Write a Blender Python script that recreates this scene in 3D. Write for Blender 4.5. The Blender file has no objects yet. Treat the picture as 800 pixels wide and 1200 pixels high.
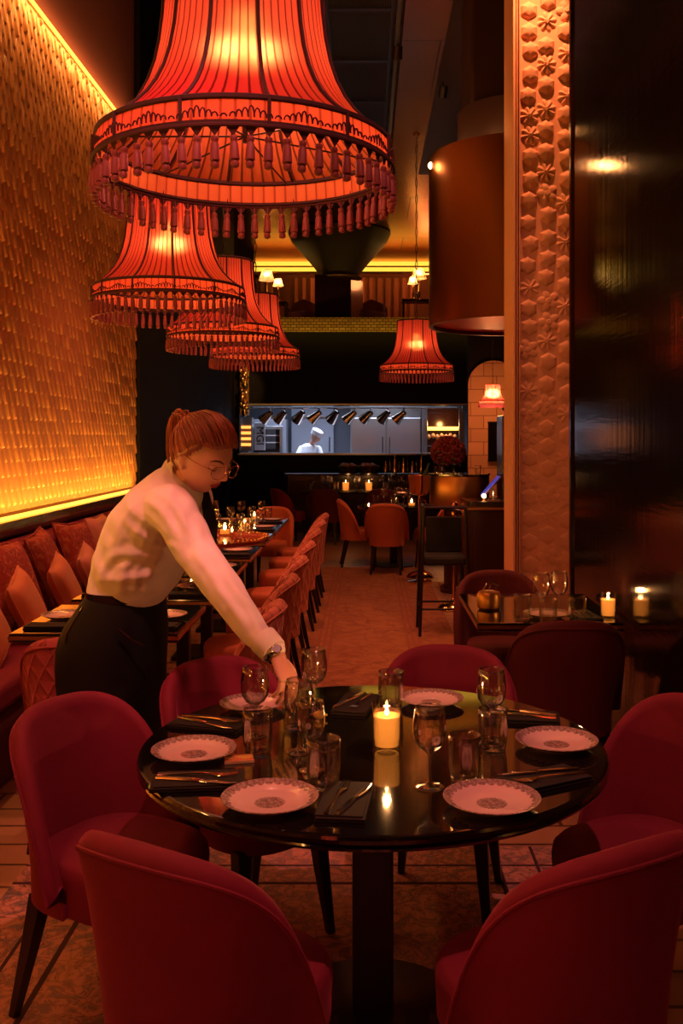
import bpy, math, random
import numpy as np
from mathutils import Vector, Matrix, Quaternion
random.seed(7)
PI = math.pi
C = bpy.context.scene
COL = C.collection
F, CX, HY, H = 1137.0, 428.0, 513.0, 1.584
def P(px, py, Y):
    return Vector(((px - CX) * Y / F, Y, H - (py - HY) * Y / F))
def T(px, py, z=.75):
    Y = F * (H - z) / (py - HY)
    return ((px - CX) * Y / F, Y)

# ------------------------------------------------------------------ materials
def newmat(name):
    m = bpy.data.materials.new(name); m.use_nodes = True
    nt = m.node_tree
    b = nt.nodes['Principled BSDF']
    return m, nt, b
def mat(name, col, rough=.5, metal=0, sheen=0, coat=0, spec=None, em=None, ems=0, bump=None, var=None):
    """bump=(scale,strength[,dist,(sx,sy,sz)]), var=(scale, col2)"""
    m, nt, b = newmat(name)
    b.inputs['Base Color'].default_value = (*col, 1)
    b.inputs['Roughness'].default_value = rough
    b.inputs['Metallic'].default_value = metal
    if sheen:
        b.inputs['Sheen Weight'].default_value = sheen
        b.inputs['Sheen Roughness'].default_value = .35
        b.inputs['Sheen Tint'].default_value = (*[min(1, c * 3 + .1) for c in col], 1)
    if coat: b.inputs['Coat Weight'].default_value = coat; b.inputs['Coat Roughness'].default_value = .05
    if spec is not None: b.inputs['Specular IOR Level'].default_value = spec
    if em: b.inputs['Emission Color'].default_value = (*em, 1); b.inputs['Emission Strength'].default_value = ems
    tc = None
    if bump or var:
        tc = nt.nodes.new('ShaderNodeTexCoord')
    if bump:
        n = nt.nodes.new('ShaderNodeTexNoise'); n.inputs['Scale'].default_value = bump[0]; n.inputs['Detail'].default_value = 3
        src = tc.outputs['Object']
        if len(bump) > 3:
            mp = nt.nodes.new('ShaderNodeMapping'); mp.inputs['Scale'].default_value = bump[3]
            nt.links.new(src, mp.inputs[0]); src = mp.outputs[0]
        nt.links.new(src, n.inputs['Vector'])
        bp = nt.nodes.new('ShaderNodeBump'); bp.inputs['Strength'].default_value = bump[1]
        bp.inputs['Distance'].default_value = bump[2] if len(bump) > 2 else .01
        nt.links.new(n.outputs['Fac'], bp.inputs['Height']); nt.links.new(bp.outputs[0], b.inputs['Normal'])
    if var:
        n = nt.nodes.new('ShaderNodeTexNoise'); n.inputs['Scale'].default_value = var[0]; n.inputs['Detail'].default_value = 4
        nt.links.new(tc.outputs['Object'], n.inputs['Vector'])
        r = nt.nodes.new('ShaderNodeValToRGB'); r.color_ramp.elements[0].position = .38; r.color_ramp.elements[1].position = .62
        r.color_ramp.elements[0].color = (*col, 1); r.color_ramp.elements[1].color = (*var[1], 1)
        nt.links.new(n.outputs['Fac'], r.inputs[0]); nt.links.new(r.outputs[0], b.inputs['Base Color'])
    return m
def thin_glass(name, tint=(1, 1, 1), base=.06):
    m, nt, b = newmat(name); nt.nodes.remove(b)
    out = nt.nodes['Material Output']
    tr = nt.nodes.new('ShaderNodeBsdfTransparent'); tr.inputs[0].default_value = (*tint, 1)
    gl = nt.nodes.new('ShaderNodeBsdfGlossy'); gl.inputs['Roughness'].default_value = .03
    lw = nt.nodes.new('ShaderNodeLayerWeight'); lw.inputs[0].default_value = .5
    pw = nt.nodes.new('ShaderNodeMath'); pw.operation = 'POWER'; pw.inputs[1].default_value = 1.7
    ma = nt.nodes.new('ShaderNodeMath'); ma.operation = 'ADD'; ma.inputs[1].default_value = base; ma.use_clamp = True
    mx = nt.nodes.new('ShaderNodeMixShader')
    nt.links.new(lw.outputs['Facing'], pw.inputs[0]); nt.links.new(pw.outputs[0], ma.inputs[0]); nt.links.new(ma.outputs[0], mx.inputs[0])
    nt.links.new(tr.outputs[0], mx.inputs[1]); nt.links.new(gl.outputs[0], mx.inputs[2])
    nt.links.new(mx.outputs[0], out.inputs[0])
    return m
def real_glass(name):
    m, nt, b = newmat(name)
    b.inputs['Transmission Weight'].default_value = 1; b.inputs['Roughness'].default_value = 0
    b.inputs['IOR'].default_value = 1.45
    return m
def shade_mat(name, col, trans, stripes=120, dark=.35, lin=None):
    """pleated translucent fabric; stripes counted round the UV u axis"""
    m, nt, b = newmat(name); nt.nodes.remove(b)
    out = nt.nodes['Material Output']
    uv = nt.nodes.new('ShaderNodeUVMap')
    sp = nt.nodes.new('ShaderNodeSeparateXYZ'); nt.links.new(uv.outputs[0], sp.inputs[0])
    mu = nt.nodes.new('ShaderNodeMath'); mu.operation = 'MULTIPLY'; mu.inputs[1].default_value = stripes * 2 * PI
    sn = nt.nodes.new('ShaderNodeMath'); sn.operation = 'SINE'
    nt.links.new(sp.outputs[0], mu.inputs[0]); nt.links.new(mu.outputs[0], sn.inputs[0])
    mr = nt.nodes.new('ShaderNodeMapRange'); mr.inputs['From Min'].default_value = -1; mr.inputs['From Max'].default_value = -.55
    mr.inputs['To Min'].default_value = dark; mr.inputs['To Max'].default_value = 1
    nt.links.new(sn.outputs[0], mr.inputs['Value'])
    def tint(c):
        v = nt.nodes.new('ShaderNodeVectorMath'); v.operation = 'SCALE'; v.inputs[0].default_value = c
        nt.links.new(mr.outputs[0], v.inputs['Scale']); return v.outputs[0]
    df = nt.nodes.new('ShaderNodeBsdfDiffuse')
    if lin:   # the lining inside has its own lighter colour
        ge = nt.nodes.new('ShaderNodeNewGeometry'); mxc = nt.nodes.new('ShaderNodeMix'); mxc.data_type = 'VECTOR'
        nt.links.new(ge.outputs['Backfacing'], mxc.inputs[0]); nt.links.new(tint(col), mxc.inputs[4]); nt.links.new(tint(lin), mxc.inputs[5]); nt.links.new(mxc.outputs[1], df.inputs[0])
    else: nt.links.new(tint(col), df.inputs[0])
    tl = nt.nodes.new('ShaderNodeBsdfTranslucent'); nt.links.new(tint(trans), tl.inputs[0])
    bp = nt.nodes.new('ShaderNodeBump'); bp.inputs['Strength'].default_value = .6; bp.inputs['Distance'].default_value = .003
    nt.links.new(sn.outputs[0], bp.inputs['Height']); nt.links.new(bp.outputs[0], df.inputs['Normal'])
    ad = nt.nodes.new('ShaderNodeAddShader')
    rf = nt.nodes.new('ShaderNodeBsdfRefraction'); rf.inputs['Roughness'].default_value = .62; rf.inputs['IOR'].default_value = 1.35
    nt.links.new(tint([trans[0] * 1.0, trans[1] * 1.6, trans[2] * 1.2]), rf.inputs[0])
    ad2 = nt.nodes.new('ShaderNodeAddShader')
    nt.links.new(df.outputs[0], ad.inputs[0]); nt.links.new(tl.outputs[0], ad.inputs[1]); nt.links.new(ad.outputs[0], ad2.inputs[0]); nt.links.new(rf.outputs[0], ad2.inputs[1]); nt.links.new(ad2.outputs[0], out.inputs[0])
    return m
def emit(name, col, s):
    return mat(name, (0.02, .02, .02), .6, em=col, ems=s)

def quilt_mat(name, col, sheen=1):
    m = mat(name, col, .75, sheen=sheen)
    nt = m.node_tree; b = nt.nodes['Principled BSDF']
    uv = nt.nodes.new('ShaderNodeUVMap'); sp = nt.nodes.new('ShaderNodeSeparateXYZ'); nt.links.new(uv.outputs[0], sp.inputs[0])
    def M(op, a, bb=None):
        n = nt.nodes.new('ShaderNodeMath'); n.operation = op
        for i, v in enumerate((a, bb)):
            if v is None: continue
            if isinstance(v, (int, float)): n.inputs[i].default_value = v
            else: nt.links.new(v, n.inputs[i])
        return n.outputs[0]
    u = M('MULTIPLY', sp.outputs[0], PI / .075); v = M('MULTIPLY', sp.outputs[1], PI / .11)
    a = M('ABSOLUTE', M('SINE', M('ADD', u, v))); c = M('ABSOLUTE', M('SINE', M('SUBTRACT', u, v)))
    h = M('POWER', M('MINIMUM', a, c), .45)
    bp = nt.nodes.new('ShaderNodeBump'); bp.inputs['Strength'].default_value = .8; bp.inputs['Distance'].default_value = .012
    nt.links.new(h, bp.inputs['Height']); nt.links.new(bp.outputs[0], b.inputs['Normal'])
    return m

def rug_mat(name, base, c2, c3, scale):
    m, nt, b = newmat(name)
    b.inputs['Roughness'].default_value = .95
    tc = nt.nodes.new('ShaderNodeTexCoord')
    v = nt.nodes.new('ShaderNodeTexVoronoi'); v.inputs['Scale'].default_value = scale; v.feature = 'DISTANCE_TO_EDGE'
    n = nt.nodes.new('ShaderNodeTexNoise'); n.inputs['Scale'].default_value = scale * .9; n.inputs['Detail'].default_value = 2; n.inputs['Distortion'].default_value = 2.2
    w = nt.nodes.new('ShaderNodeTexNoise'); w.inputs['Scale'].default_value = 1.1; w.inputs['Detail'].default_value = 5
    nt.links.new(tc.outputs['Object'], v.inputs['Vector']); nt.links.new(tc.outputs['Object'], n.inputs['Vector']); nt.links.new(tc.outputs['Object'], w.inputs['Vector'])
    r1 = nt.nodes.new('ShaderNodeValToRGB'); e = r1.color_ramp.elements
    e[0].position = .42; e[0].color = (*base, 1); e[1].position = .58; e[1].color = (*c2, 1)
    e2 = e.new(.5); e2.color = (*c3, 1); e3 = e.new(.47); e3.color = (*base, 1); e4 = e.new(.53); e4.color = (*base, 1)
    nt.links.new(n.outputs['Fac'], r1.inputs[0])
    r2 = nt.nodes.new('ShaderNodeValToRGB'); r2.color_ramp.elements[0].position = .03; r2.color_ramp.elements[1].position = .07
    r2.color_ramp.elements[0].color = (*c3, 1); r2.color_ramp.elements[1].color = (1, 1, 1, 1)
    nt.links.new(v.outputs['Distance'], r2.inputs[0])
    mx = nt.nodes.new('ShaderNodeMix'); mx.data_type = 'RGBA'; mx.blend_type = 'MULTIPLY'; mx.inputs[0].default_value = .3
    nt.links.new(r1.outputs[0], mx.inputs[6]); nt.links.new(r2.outputs[0], mx.inputs[7])
    mx2 = nt.nodes.new('ShaderNodeMix'); mx2.data_type = 'RGBA'; mx2.inputs[7].default_value = (*base, 1)
    r3 = nt.nodes.new('ShaderNodeMapRange'); r3.inputs[1].default_value = .35; r3.inputs[2].default_value = .65; r3.inputs[4].default_value = .45
    nt.links.new(w.outputs['Fac'], r3.inputs[0]); nt.links.new(r3.outputs[0], mx2.inputs[0])
    nt.links.new(mx.outputs[2], mx2.inputs[6]); nt.links.new(mx2.outputs[2], b.inputs['Base Color'])
    return m

def brick_mat(name, c1, c2, mortar, scale, rough=.5, metal=0, bw=.5, rh=.25, bumps=.3, coat=0):
    m, nt, b = newmat(name)
    tc = nt.nodes.new('ShaderNodeTexCoord'); br = nt.nodes.new('ShaderNodeTexBrick')
    br.inputs['Scale'].default_value = scale; br.inputs['Color1'].default_value = (*c1, 1); br.inputs['Color2'].default_value = (*c2, 1)
    br.inputs['Mortar'].default_value = (*mortar, 1); br.inputs['Brick Width'].default_value = bw; br.inputs['Row Height'].default_value = rh
    br.inputs['Mortar Size'].default_value = .008
    nt.links.new(tc.outputs['Object'], br.inputs['Vector']); nt.links.new(br.outputs['Color'], b.inputs['Base Color'])
    b.inputs['Roughness'].default_value = rough; b.inputs['Metallic'].default_value = metal
    if coat: b.inputs['Coat Weight'].default_value = coat
    bp = nt.nodes.new('ShaderNodeBump'); bp.inputs['Strength'].default_value = bumps; bp.inputs['Distance'].default_value = .004; bp.invert = True
    nt.links.new(br.outputs['Fac'], bp.inputs['Height']); nt.links.new(bp.outputs[0], b.inputs['Normal'])
    return m

RED = (.30, .012, .022)
M = dict(
 velvet=mat('crimson_velvet', (.17, .002, .022), .8, sheen=.4, bump=(6, .25, .01), var=(3, (.205, .003, .028))),
 rosevelvet=mat('rose_velvet', (.48, .10, .065), .75, sheen=.6, bump=(6, .2, .01)),
 rosequilt=quilt_mat('rose_quilted_velvet', (.5, .13, .09), .6),
 darkquilt=quilt_mat('wine_quilted_velvet', (.33, .05, .05), .6),
 orangevelvet=mat('orange_velvet', (.5, .11, .04), .75, sheen=.5),
 redvelvet=mat('dark_red_velvet', (.09, .003, .009), .8, sheen=.4),
 blackfab=mat('black_fabric', (.008, .007, .007), .85),
 legwood=mat('black_stained_wood', (.012, .006, .005), .35, bump=(30, .2, .002, (1, 1, .1))),
 lacquer=mat('black_lacquer', (.006, .004, .004), .07, coat=.6, spec=.6),
 lacquer2=mat('dark_brown_lacquer', (.03, .008, .005), .22, coat=.3),
 darkwall=mat('black_painted_plaster', (.005, .003, .003), .7, spec=.2, var=(.5, (.008, .004, .004))),
 darkceil=mat('dark_brown_ceiling', (.03, .010, .007), .55),
 upper=mat('brown_painted_plaster', (.34, .12, .075), .8),
 brass=mat('brushed_brass', (.62, .33, .10), .33, 1, bump=(14, .12, .01, (1, 1, .06))),
 brassp=mat('polished_brass', (.85, .5, .2), .15, 1),
 copper=brick_mat('copper_sheet_panels', (.50, .16, .05), (.40, .12, .04), (.05, .015, .01), 1, .26, 1, 1.4, 1.5, .4),
 steel=mat('brushed_steel', (.5, .52, .56), .32, 1, bump=(20, .1, .01, (1, 1, .05))),
 steelp=mat('polished_cutlery_steel', (.8, .75, .7), .12, 1),
 glass=thin_glass('clear_glass', (.93, .90, .90), .12),
 tglass=thin_glass('thin_clear_glass'),
 porcelain=mat('white_porcelain', (.75, .6, .52), .25, coat=.4),
 napkin=mat('dark_brown_napkin_linen', (.010, .004, .004), .9, bump=(200, .2, .001)),
 gold=mat('gilded_plaster', (.62, .28, .11), .42, .15, bump=(60, .3, .004)),
 relief=mat('rosy_plaster', (.66, .34, .22), .7, bump=(18, .3, .006)),
 plaster=brick_mat('sandstone_block_plaster', (.55, .26, .13), (.62, .32, .17), (.25, .1, .05), 1, .85, 0, .42, .2, .5),
 wax=None,
 floorwood=brick_mat('oak_plank_floor', (.36, .17, .09), (.44, .22, .12), (.08, .03, .02), 1, .35, 0, 1.6, .18, .2, .2),
 rug=rug_mat('persian_rug_pile', (.55, .25, .18), (.20, .14, .14), (.10, .03, .04), 15),
 rug2=rug_mat('faded_runner_pile', (.30, .11, .045), (.23, .07, .03), (.19, .055, .03), 5),
 rugb=mat('rug_border_stripe', (.24, .07, .035), .95),
 cushp=rug_mat('red_brocade', (.30, .03, .02), (.42, .12, .06), (.10, .02, .02), 16),
 cusho=mat('rust_satin', (.60, .17, .08), .45, sheen=.4, bump=(9, .3, .01)),
 cushpink=mat('dusty_pink_satin', (.55, .2, .15), .45, sheen=.4, bump=(9, .3, .01)),
 mosaic=brick_mat('gold_mosaic_tiles', (.5, .32, .08), (.4, .22, .05), (.05, .03, .01), 1, .3, .4, .13, .065),
 curtain=mat('velvet_curtain', (.30, .10, .05), .8, sheen=.4),
 chrome=mat('chrome', (.8, .8, .82), .1, 1),
 cord=mat('dark_red_cord', (.035, .002, .005), .8, sheen=.3),
 tassel=mat('dusty_red_silk', (.17, .022, .022), .6, sheen=.6),
 lace=mat('dark_red_lace', (.05, .002, .005), .85),
 shade=shade_mat('pleated_red_silk', (.30, .008, .022), (.17, .044, .022), 72, .22, lin=(.50, .13, .06)),
 band=shade_mat('pleated_coral_silk', (.36, .03, .03), (.42, .105, .05), 72, .45, lin=(.55, .15, .07)),
 lining=shade_mat('coral_lining', (.55, .12, .05), (.10, .02, .008), 48, .7),
 cream=shade_mat('cream_paper_shade', (.7, .5, .3), (.6, .42, .22), 30, .9),
 skin=mat('skin', (.62, .30, .22), .5, bump=(90, .05, .002)),
 shirt=mat('white_cotton', (.82, .70, .66), .75, bump=(9, .6, .03)),
 hairm=mat('auburn_hair', (.22, .055, .03), .38, bump=(40, .4, .004), var=(9, (.36, .10, .05))),
 skirt=mat('black_skirt_cloth', (.004, .003, .003), .7, spec=.25, bump=(8, .3, .01)),
 lipm=mat('rose_lips', (.40, .05, .06), .35),
 brow=mat('brown_brow_hair', (.05, .015, .01), .8),
 eyew=mat('eye_white', (.7, .6, .58), .2), iris=mat('dark_iris', (.02, .01, .01), .1),
 wire=mat('gold_wire', (.8, .5, .35), .2, 1),
 white=mat('white_kitchen_cotton', (.75, .78, .85), .8),
 greypanel=mat('grey_enamel', (.28, .31, .38), .4),
 kwall=mat('grey_glazed_wall', (.12, .14, .18), .4),
 rose=mat('dark_red_rose_petals', (.13, .003, .006), .7, bump=(45, .8, .01)),
 leaf=mat('dark_green_leaves', (.02, .04, .012), .6),
 screen=emit('tablet_screen_glow', (.10, .10, .9), .35),
 led=emit('led_strip_glow', (1, .5, .05), 3),
 ledw=emit('led_yellow_glow', (1, .55, .05), 1.5),
 hotbulb=emit('warm_bulb_glow', (1, .55, .25), 12),
 flame=emit('candle_flame', (1, .6, .2), 30),
 orangeg=emit('oven_element_glow', (1, .25, .04), 3),
 goldg=emit('rotisserie_light_glow', (1, .5, .08), 4),
 lemon=mat('lemon_peel', (.75, .5, .06), .5),
)
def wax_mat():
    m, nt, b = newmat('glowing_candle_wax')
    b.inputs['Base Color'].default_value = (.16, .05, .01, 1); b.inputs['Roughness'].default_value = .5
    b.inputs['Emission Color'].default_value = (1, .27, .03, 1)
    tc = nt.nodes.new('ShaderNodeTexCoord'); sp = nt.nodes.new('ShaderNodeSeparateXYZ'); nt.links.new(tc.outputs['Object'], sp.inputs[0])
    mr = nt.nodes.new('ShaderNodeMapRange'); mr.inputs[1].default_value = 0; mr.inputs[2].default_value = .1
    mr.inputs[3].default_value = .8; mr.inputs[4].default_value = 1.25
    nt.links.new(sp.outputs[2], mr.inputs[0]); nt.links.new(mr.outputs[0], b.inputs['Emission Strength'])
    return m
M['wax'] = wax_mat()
def shirt_mat():
    m = mat('white_cotton', (.82, .70, .66), .75)
    nt = m.node_tree; b = nt.nodes['Principled BSDF']; tc = nt.nodes.new('ShaderNodeTexCoord'); last = None
    for rot, sc, st in (((.3, .9, .5), 4.5, .12), ((.2, -.7, 1.2), 8, .07)):
        mp = nt.nodes.new('ShaderNodeMapping'); mp.inputs['Rotation'].default_value = rot
        w = nt.nodes.new('ShaderNodeTexWave'); w.inputs['Scale'].default_value = sc * .7; w.inputs['Distortion'].default_value = 5; w.inputs['Detail'].default_value = 1.2; w.inputs['Detail Scale'].default_value = 1.0
        bp = nt.nodes.new('ShaderNodeBump'); bp.inputs['Strength'].default_value = st; bp.inputs['Distance'].default_value = .035
        nt.links.new(tc.outputs['Object'], mp.inputs[0]); nt.links.new(mp.outputs[0], w.inputs['Vector']); nt.links.new(w.outputs['Fac'], bp.inputs['Height'])
        if last: nt.links.new(last, bp.inputs['Normal'])
        last = bp.outputs[0]
    nt.links.new(last, b.inputs['Normal']); return m
M['shirt'] = shirt_mat()

def plate_mat():
    m = mat('porcelain_with_printed_rim', (.75, .55, .52), .22, coat=.4)
    nt = m.node_tree; b = nt.nodes['Principled BSDF']
    tc = nt.nodes.new('ShaderNodeTexCoord'); sp = nt.nodes.new('ShaderNodeSeparateXYZ'); nt.links.new(tc.outputs['Object'], sp.inputs[0])
    def Mt(op, a, bb=None):
        n = nt.nodes.new('ShaderNodeMath'); n.operation = op
        for i, v in enumerate((a, bb)):
            if v is None: continue
            if isinstance(v, (int, float)): n.inputs[i].default_value = v
            else: nt.links.new(v, n.inputs[i])
        return n.outputs[0]
    x, y = sp.outputs[0], sp.outputs[1]
    r = Mt('SQRT', Mt('ADD', Mt('MULTIPLY', x, x), Mt('MULTIPLY', y, y)))
    th = Mt('ARCTAN2', y, x)
    sc = Mt('MULTIPLY', Mt('ABSOLUTE', Mt('SINE', Mt('MULTIPLY', th, 14))), .006)
    rim = Mt('GREATER_THAN', Mt('ADD', r, sc), .094)
    cen = Mt('LESS_THAN', Mt('ADD', r, Mt('MULTIPLY', Mt('SINE', Mt('MULTIPLY', th, 24)), .0015)), .034)
    tex = nt.nodes.new('ShaderNodeTexVoronoi'); tex.inputs['Scale'].default_value = 130; nt.links.new(tc.outputs['Object'], tex.inputs['Vector'])
    fac = Mt('MULTIPLY', Mt('MAXIMUM', rim, cen), Mt('ADD', Mt('MULTIPLY', tex.outputs['Distance'], .8), .35))
    mx = nt.nodes.new('ShaderNodeMix'); mx.data_type = 'RGBA'; mx.inputs[6].default_value = (.75, .50, .50, 1); mx.inputs[7].default_value = (.20, .12, .11, 1)
    mx.clamp_factor = True
    nt.links.new(fac, mx.inputs[0]); nt.links.new(mx.outputs[2], b.inputs['Base Color'])
    return m
M['plate'] = plate_mat()

# ------------------------------------------------------------------ mesh building
class MB:
    def __init__(s): s.v = []; s.f = []; s.uv = {}
    def add(s, vs, fs):
        o = len(s.v); s.v += [tuple(v) for v in vs]; s.f += [tuple(i + o for i in f) for f in fs]; return s
    def box(s, c, d, rz=0, R=None):
        x, y, z = [k / 2 for k in d]
        vs = [Vector((a * x, b * y, e * z)) for a in (-1, 1) for b in (-1, 1) for e in (-1, 1)]
        Rm = R if R is not None else Matrix.Rotation(rz, 3, 'Z')
        vs = [Rm @ v + Vector(c) for v in vs]
        return s.add(vs, [(0, 1, 3, 2), (4, 6, 7, 5), (0, 4, 5, 1), (2, 3, 7, 6), (0, 2, 6, 4), (1, 5, 7, 3)])
    def b2(s, x0, x1, y0, y1, z0, z1):
        return s.box(((x0 + x1) / 2, (y0 + y1) / 2, (z0 + z1) / 2), (abs(x1 - x0), abs(y1 - y0), abs(z1 - z0)))
    def lathe(s, prof, n=32, c=(0, 0, 0), R=None, closed=False, sx=1, sy=1):
        vs = []
        for r, z in prof:
            for k in range(n):
                a = 2 * PI * k / n
                v = Vector((r * math.cos(a) * sx, r * math.sin(a) * sy, z))
                if R is not None: v = R @ v
                vs.append(v + Vector(c))
        fs = []
        m = len(prof); rng = m if closed else m - 1
        for j in range(rng):
            for k in range(n):
                a, b = j * n + k, j * n + (k + 1) % n
                j2 = (j + 1) % m
                fs.append((a, b, j2 * n + (k + 1) % n, j2 * n + k))
        if not closed:
            if prof[0][0] > 1e-6: fs.append(tuple(reversed(range(n))))
            if prof[-1][0] > 1e-6: fs.append(tuple((m - 1) * n + k for k in range(n)))
        return s.add(vs, fs)
    def rings(s, rs, cap=True):
        n = len(rs[0]); vs = [v for r in rs for v in r]; fs = []
        for j in range(len(rs) - 1):
            for k in range(n):
                fs.append((j * n + k, j * n + (k + 1) % n, (j + 1) * n + (k + 1) % n, (j + 1) * n + k))
        if cap:
            fs.append(tuple(reversed(range(n)))); fs.append(tuple((len(rs) - 1) * n + k for k in range(n)))
        return s.add(vs, fs)
    def tube(s, pts, r, n=8, closed=False):
        pts = [Vector(p) for p in pts]; N = len(pts)
        rr = r if isinstance(r, (list, tuple)) else [r] * N
        up = None; rs = []
        for i, p in enumerate(pts):
            if closed: t = pts[(i + 1) % N] - pts[i - 1]
            else: t = pts[min(i + 1, N - 1)] - pts[max(i - 1, 0)]
            t.normalize()
            if up is None:
                up = Vector((0, 0, 1)) if abs(t.z) < .9 else Vector((1, 0, 0))
            a = up - t * up.dot(t)
            if a.length < 1e-6: a = t.orthogonal()
            a.normalize(); b = t.cross(a); up = a
            rs.append([p + (a * math.cos(2 * PI * k / n) + b * math.sin(2 * PI * k / n)) * rr[i] for k in range(n)])
        if closed: return s.rings(rs + [rs[0]], cap=False)
        return s.rings(rs)
    def ball(s, c, r, n=12, m=8, sc=(1, 1, 1), R=None):
        prof = [(max(1e-7, math.sin(PI * j / m)) * r, -math.cos(PI * j / m) * r) for j in range(m + 1)]
        vs = []
        for q, z in prof:
            for k in range(n):
                a = 2 * PI * k / n
                v = Vector((q * math.cos(a) * sc[0], q * math.sin(a) * sc[1], z * sc[2]))
                if R is not None: v = R @ v
                vs.append(v + Vector(c))
        fs = [(j * n + k, j * n + (k + 1) % n, (j + 1) * n + (k + 1) % n, (j + 1) * n + k) for j in range(m) for k in range(n)]
        return s.add(vs, fs)
    def build(s, name, m, parent=None, smooth=True, uv=None, sub=0, bevel=0, kind=None, label=None, angle=40):
        me = bpy.data.meshes.new(name); me.from_pydata(s.v, [], s.f); me.update()
        if uv is not None:
            l = me.uv_layers.new(name='UVMap')
            vi = np.empty(len(me.loops), np.int32); me.loops.foreach_get('vertex_index', vi)
            U = np.array(uv, np.float32)[vi]
            l.data.foreach_set('uv', U.ravel())
        o = bpy.data.objects.new(name, me); COL.objects.link(o)
        if m is not None: me.materials.append(M[m] if isinstance(m, str) else m)
        if smooth:
            me.polygons.foreach_set('use_smooth', [True] * len(me.polygons))
            if angle: me.set_sharp_from_angle(angle=math.radians(angle))
        if parent: o.parent = parent
        if bevel:
            b = o.modifiers.new('bevel', 'BEVEL'); b.width = bevel; b.segments = 2; b.limit_method = 'ANGLE'
        if sub:
            b = o.modifiers.new('sub', 'SUBSURF'); b.levels = sub; b.render_levels = sub
        if kind: o['kind'] = kind
        if label: o['label'] = label
        return o

def thing(name, label, cat, loc=(0, 0, 0), rotz=0, group=None):
    o = bpy.data.objects.new(name, None); COL.objects.link(o); o.empty_display_size = .1
    o.location = loc; o.rotation_euler = (0, 0, rotz); o['label'] = label; o['category'] = cat
    if group: o['group'] = group
    return o
def tag(o, label, cat, group=None, loc=None, rotz=None):
    o['label'] = label; o['category'] = cat
    if group: o['group'] = group
    if loc is not None: o.location = loc
    if rotz is not None: o.rotation_euler = (0, 0, rotz)
    return o
def dup(root, loc, rotz=0, label=None, group=None, parent=None):
    c = root.copy(); COL.objects.link(c)
    if parent is not None: c.parent = parent
    else:
        c.location = loc; c.rotation_euler = (0, 0, rotz)
        if label: c['label'] = label
        if group: c['group'] = group
    for ch in root.children:
        dup(ch, None, parent=c)
    return c
def struct(name, mb, m, **k):
    o = mb.build(name, m, smooth=k.pop('smooth', False), **k); o['kind'] = 'structure'; return o
def face(dx, dy): return math.atan2(dy, dx) - PI / 2
def light(kind, name, loc, power, col, size=.05, parent=None, rot=None, sy=None, spot=None, blend=.6):
    l = bpy.data.lights.new(name, kind); l.energy = power; l.color = col
    if kind == 'AREA':
        l.shape = 'RECTANGLE' if sy else 'DISK'; l.size = size
        if sy: l.size_y = sy
    else: l.shadow_soft_size = size
    if kind == 'SPOT': l.spot_size = math.radians(spot); l.spot_blend = blend
    o = bpy.data.objects.new(name, l); COL.objects.link(o); o.location = loc
    if rot is not None: o.rotation_euler = rot
    if parent: o.parent = parent
    return o
def aim(o, tgt):
    d = Vector(tgt) - o.location; o.rotation_euler = d.to_track_quat('-Z', 'Y').to_euler()
def npmesh(name, X, m, label=None):
    """grid of points (R,Cc,3) -> object"""
    R_, C_ = X.shape[:2]
    me = bpy.data.meshes.new(name)
    idx = np.arange(R_ * C_).reshape(R_, C_)
    q = np.stack([idx[:-1, :-1], idx[:-1, 1:], idx[1:, 1:], idx[1:, :-1]], -1).reshape(-1, 4)
    me.vertices.add(R_ * C_); me.vertices.foreach_set('co', X.astype(np.float32).ravel())
    me.loops.add(q.size); me.loops.foreach_set('vertex_index', q.ravel().astype(np.int32))
    me.polygons.add(len(q)); me.polygons.foreach_set('loop_start', np.arange(0, q.size, 4, dtype=np.int32))
    me.update(calc_edges=True); me.validate()
    me.polygons.foreach_set('use_smooth', [True] * len(me.polygons))
    me.materials.append(M[m]); o = bpy.data.objects.new(name, me); COL.objects.link(o); return o
# ------------------------------------------------------------------ room
WL, WR = -2.3, 1.2
struct('floor', MB().b2(-3, 5, -3, 21, -.1, 0), 'floorwood')
# left wall: dark backing above and beyond, gilded relief panel standing proud
struct('wall_left', MB().b2(-2.6, -2.36, -3, 9.9, 0, 7.6), 'upper')
struct('wall_left_far', MB().b2(-2.6, -2.3, 9.9, 17, 0, 7.6), 'darkwall')
def gold_panel():
    y0, y1, z0, z1 = -1.0, 9.87, 1.09, 4.60
    ny, nz = 1300, 480
    Yg, Zg = np.meshgrid(np.linspace(y0, y1, ny), np.linspace(z0, z1, nz))
    pw, ph = .105, .095
    best = np.zeros_like(Yg)
    for layer in (0, 1):
        row = np.floor(Zg / (2 * ph) + layer * .5)
        cz = (row + .5 - layer * .5) * 2 * ph
        off = layer * .5
        col = np.floor(Yg / pw + off)
        cy = (col + .5 - off) * pw
        rnd = np.sin(col * 12.9898 + row * 78.233 + layer * 3.1) * 43758.5453; rnd = rnd - np.floor(rnd)
        u = (Yg - cy) / (pw * .52); v = (Zg - cz) / (ph * 1.08)
        wdt = np.clip(1 - np.abs(v) ** 1.7, 0, 1) ** .7
        s = np.clip(1 - (np.abs(u) / np.maximum(wdt, 1e-3)) ** 2, 0, 1)
        h = s ** .5 * (.5 + .5 * (-v * .6 + .5)) * (.75 + .4 * rnd)
        h = h - .18 * np.exp(-(u / .12) ** 2) * (s > .05)
        best = np.maximum(best, h)
    X = -2.355 + .036 * best
    e = np.minimum.reduce([Yg - y0, y1 - Yg, Zg - z0, z1 - Zg]); X = np.where(e < 1e-6, -2.36, X)
    o = npmesh('wall_left_panel', np.stack([X, Yg, Zg], -1), 'gold'); o['kind'] = 'structure'
gold_panel()
struct('trim_1', MB().b2(-2.36, -2.26, -1, 9.87, .98, 1.05), 'lacquer2', bevel=.008)   # ledge under panel
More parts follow.
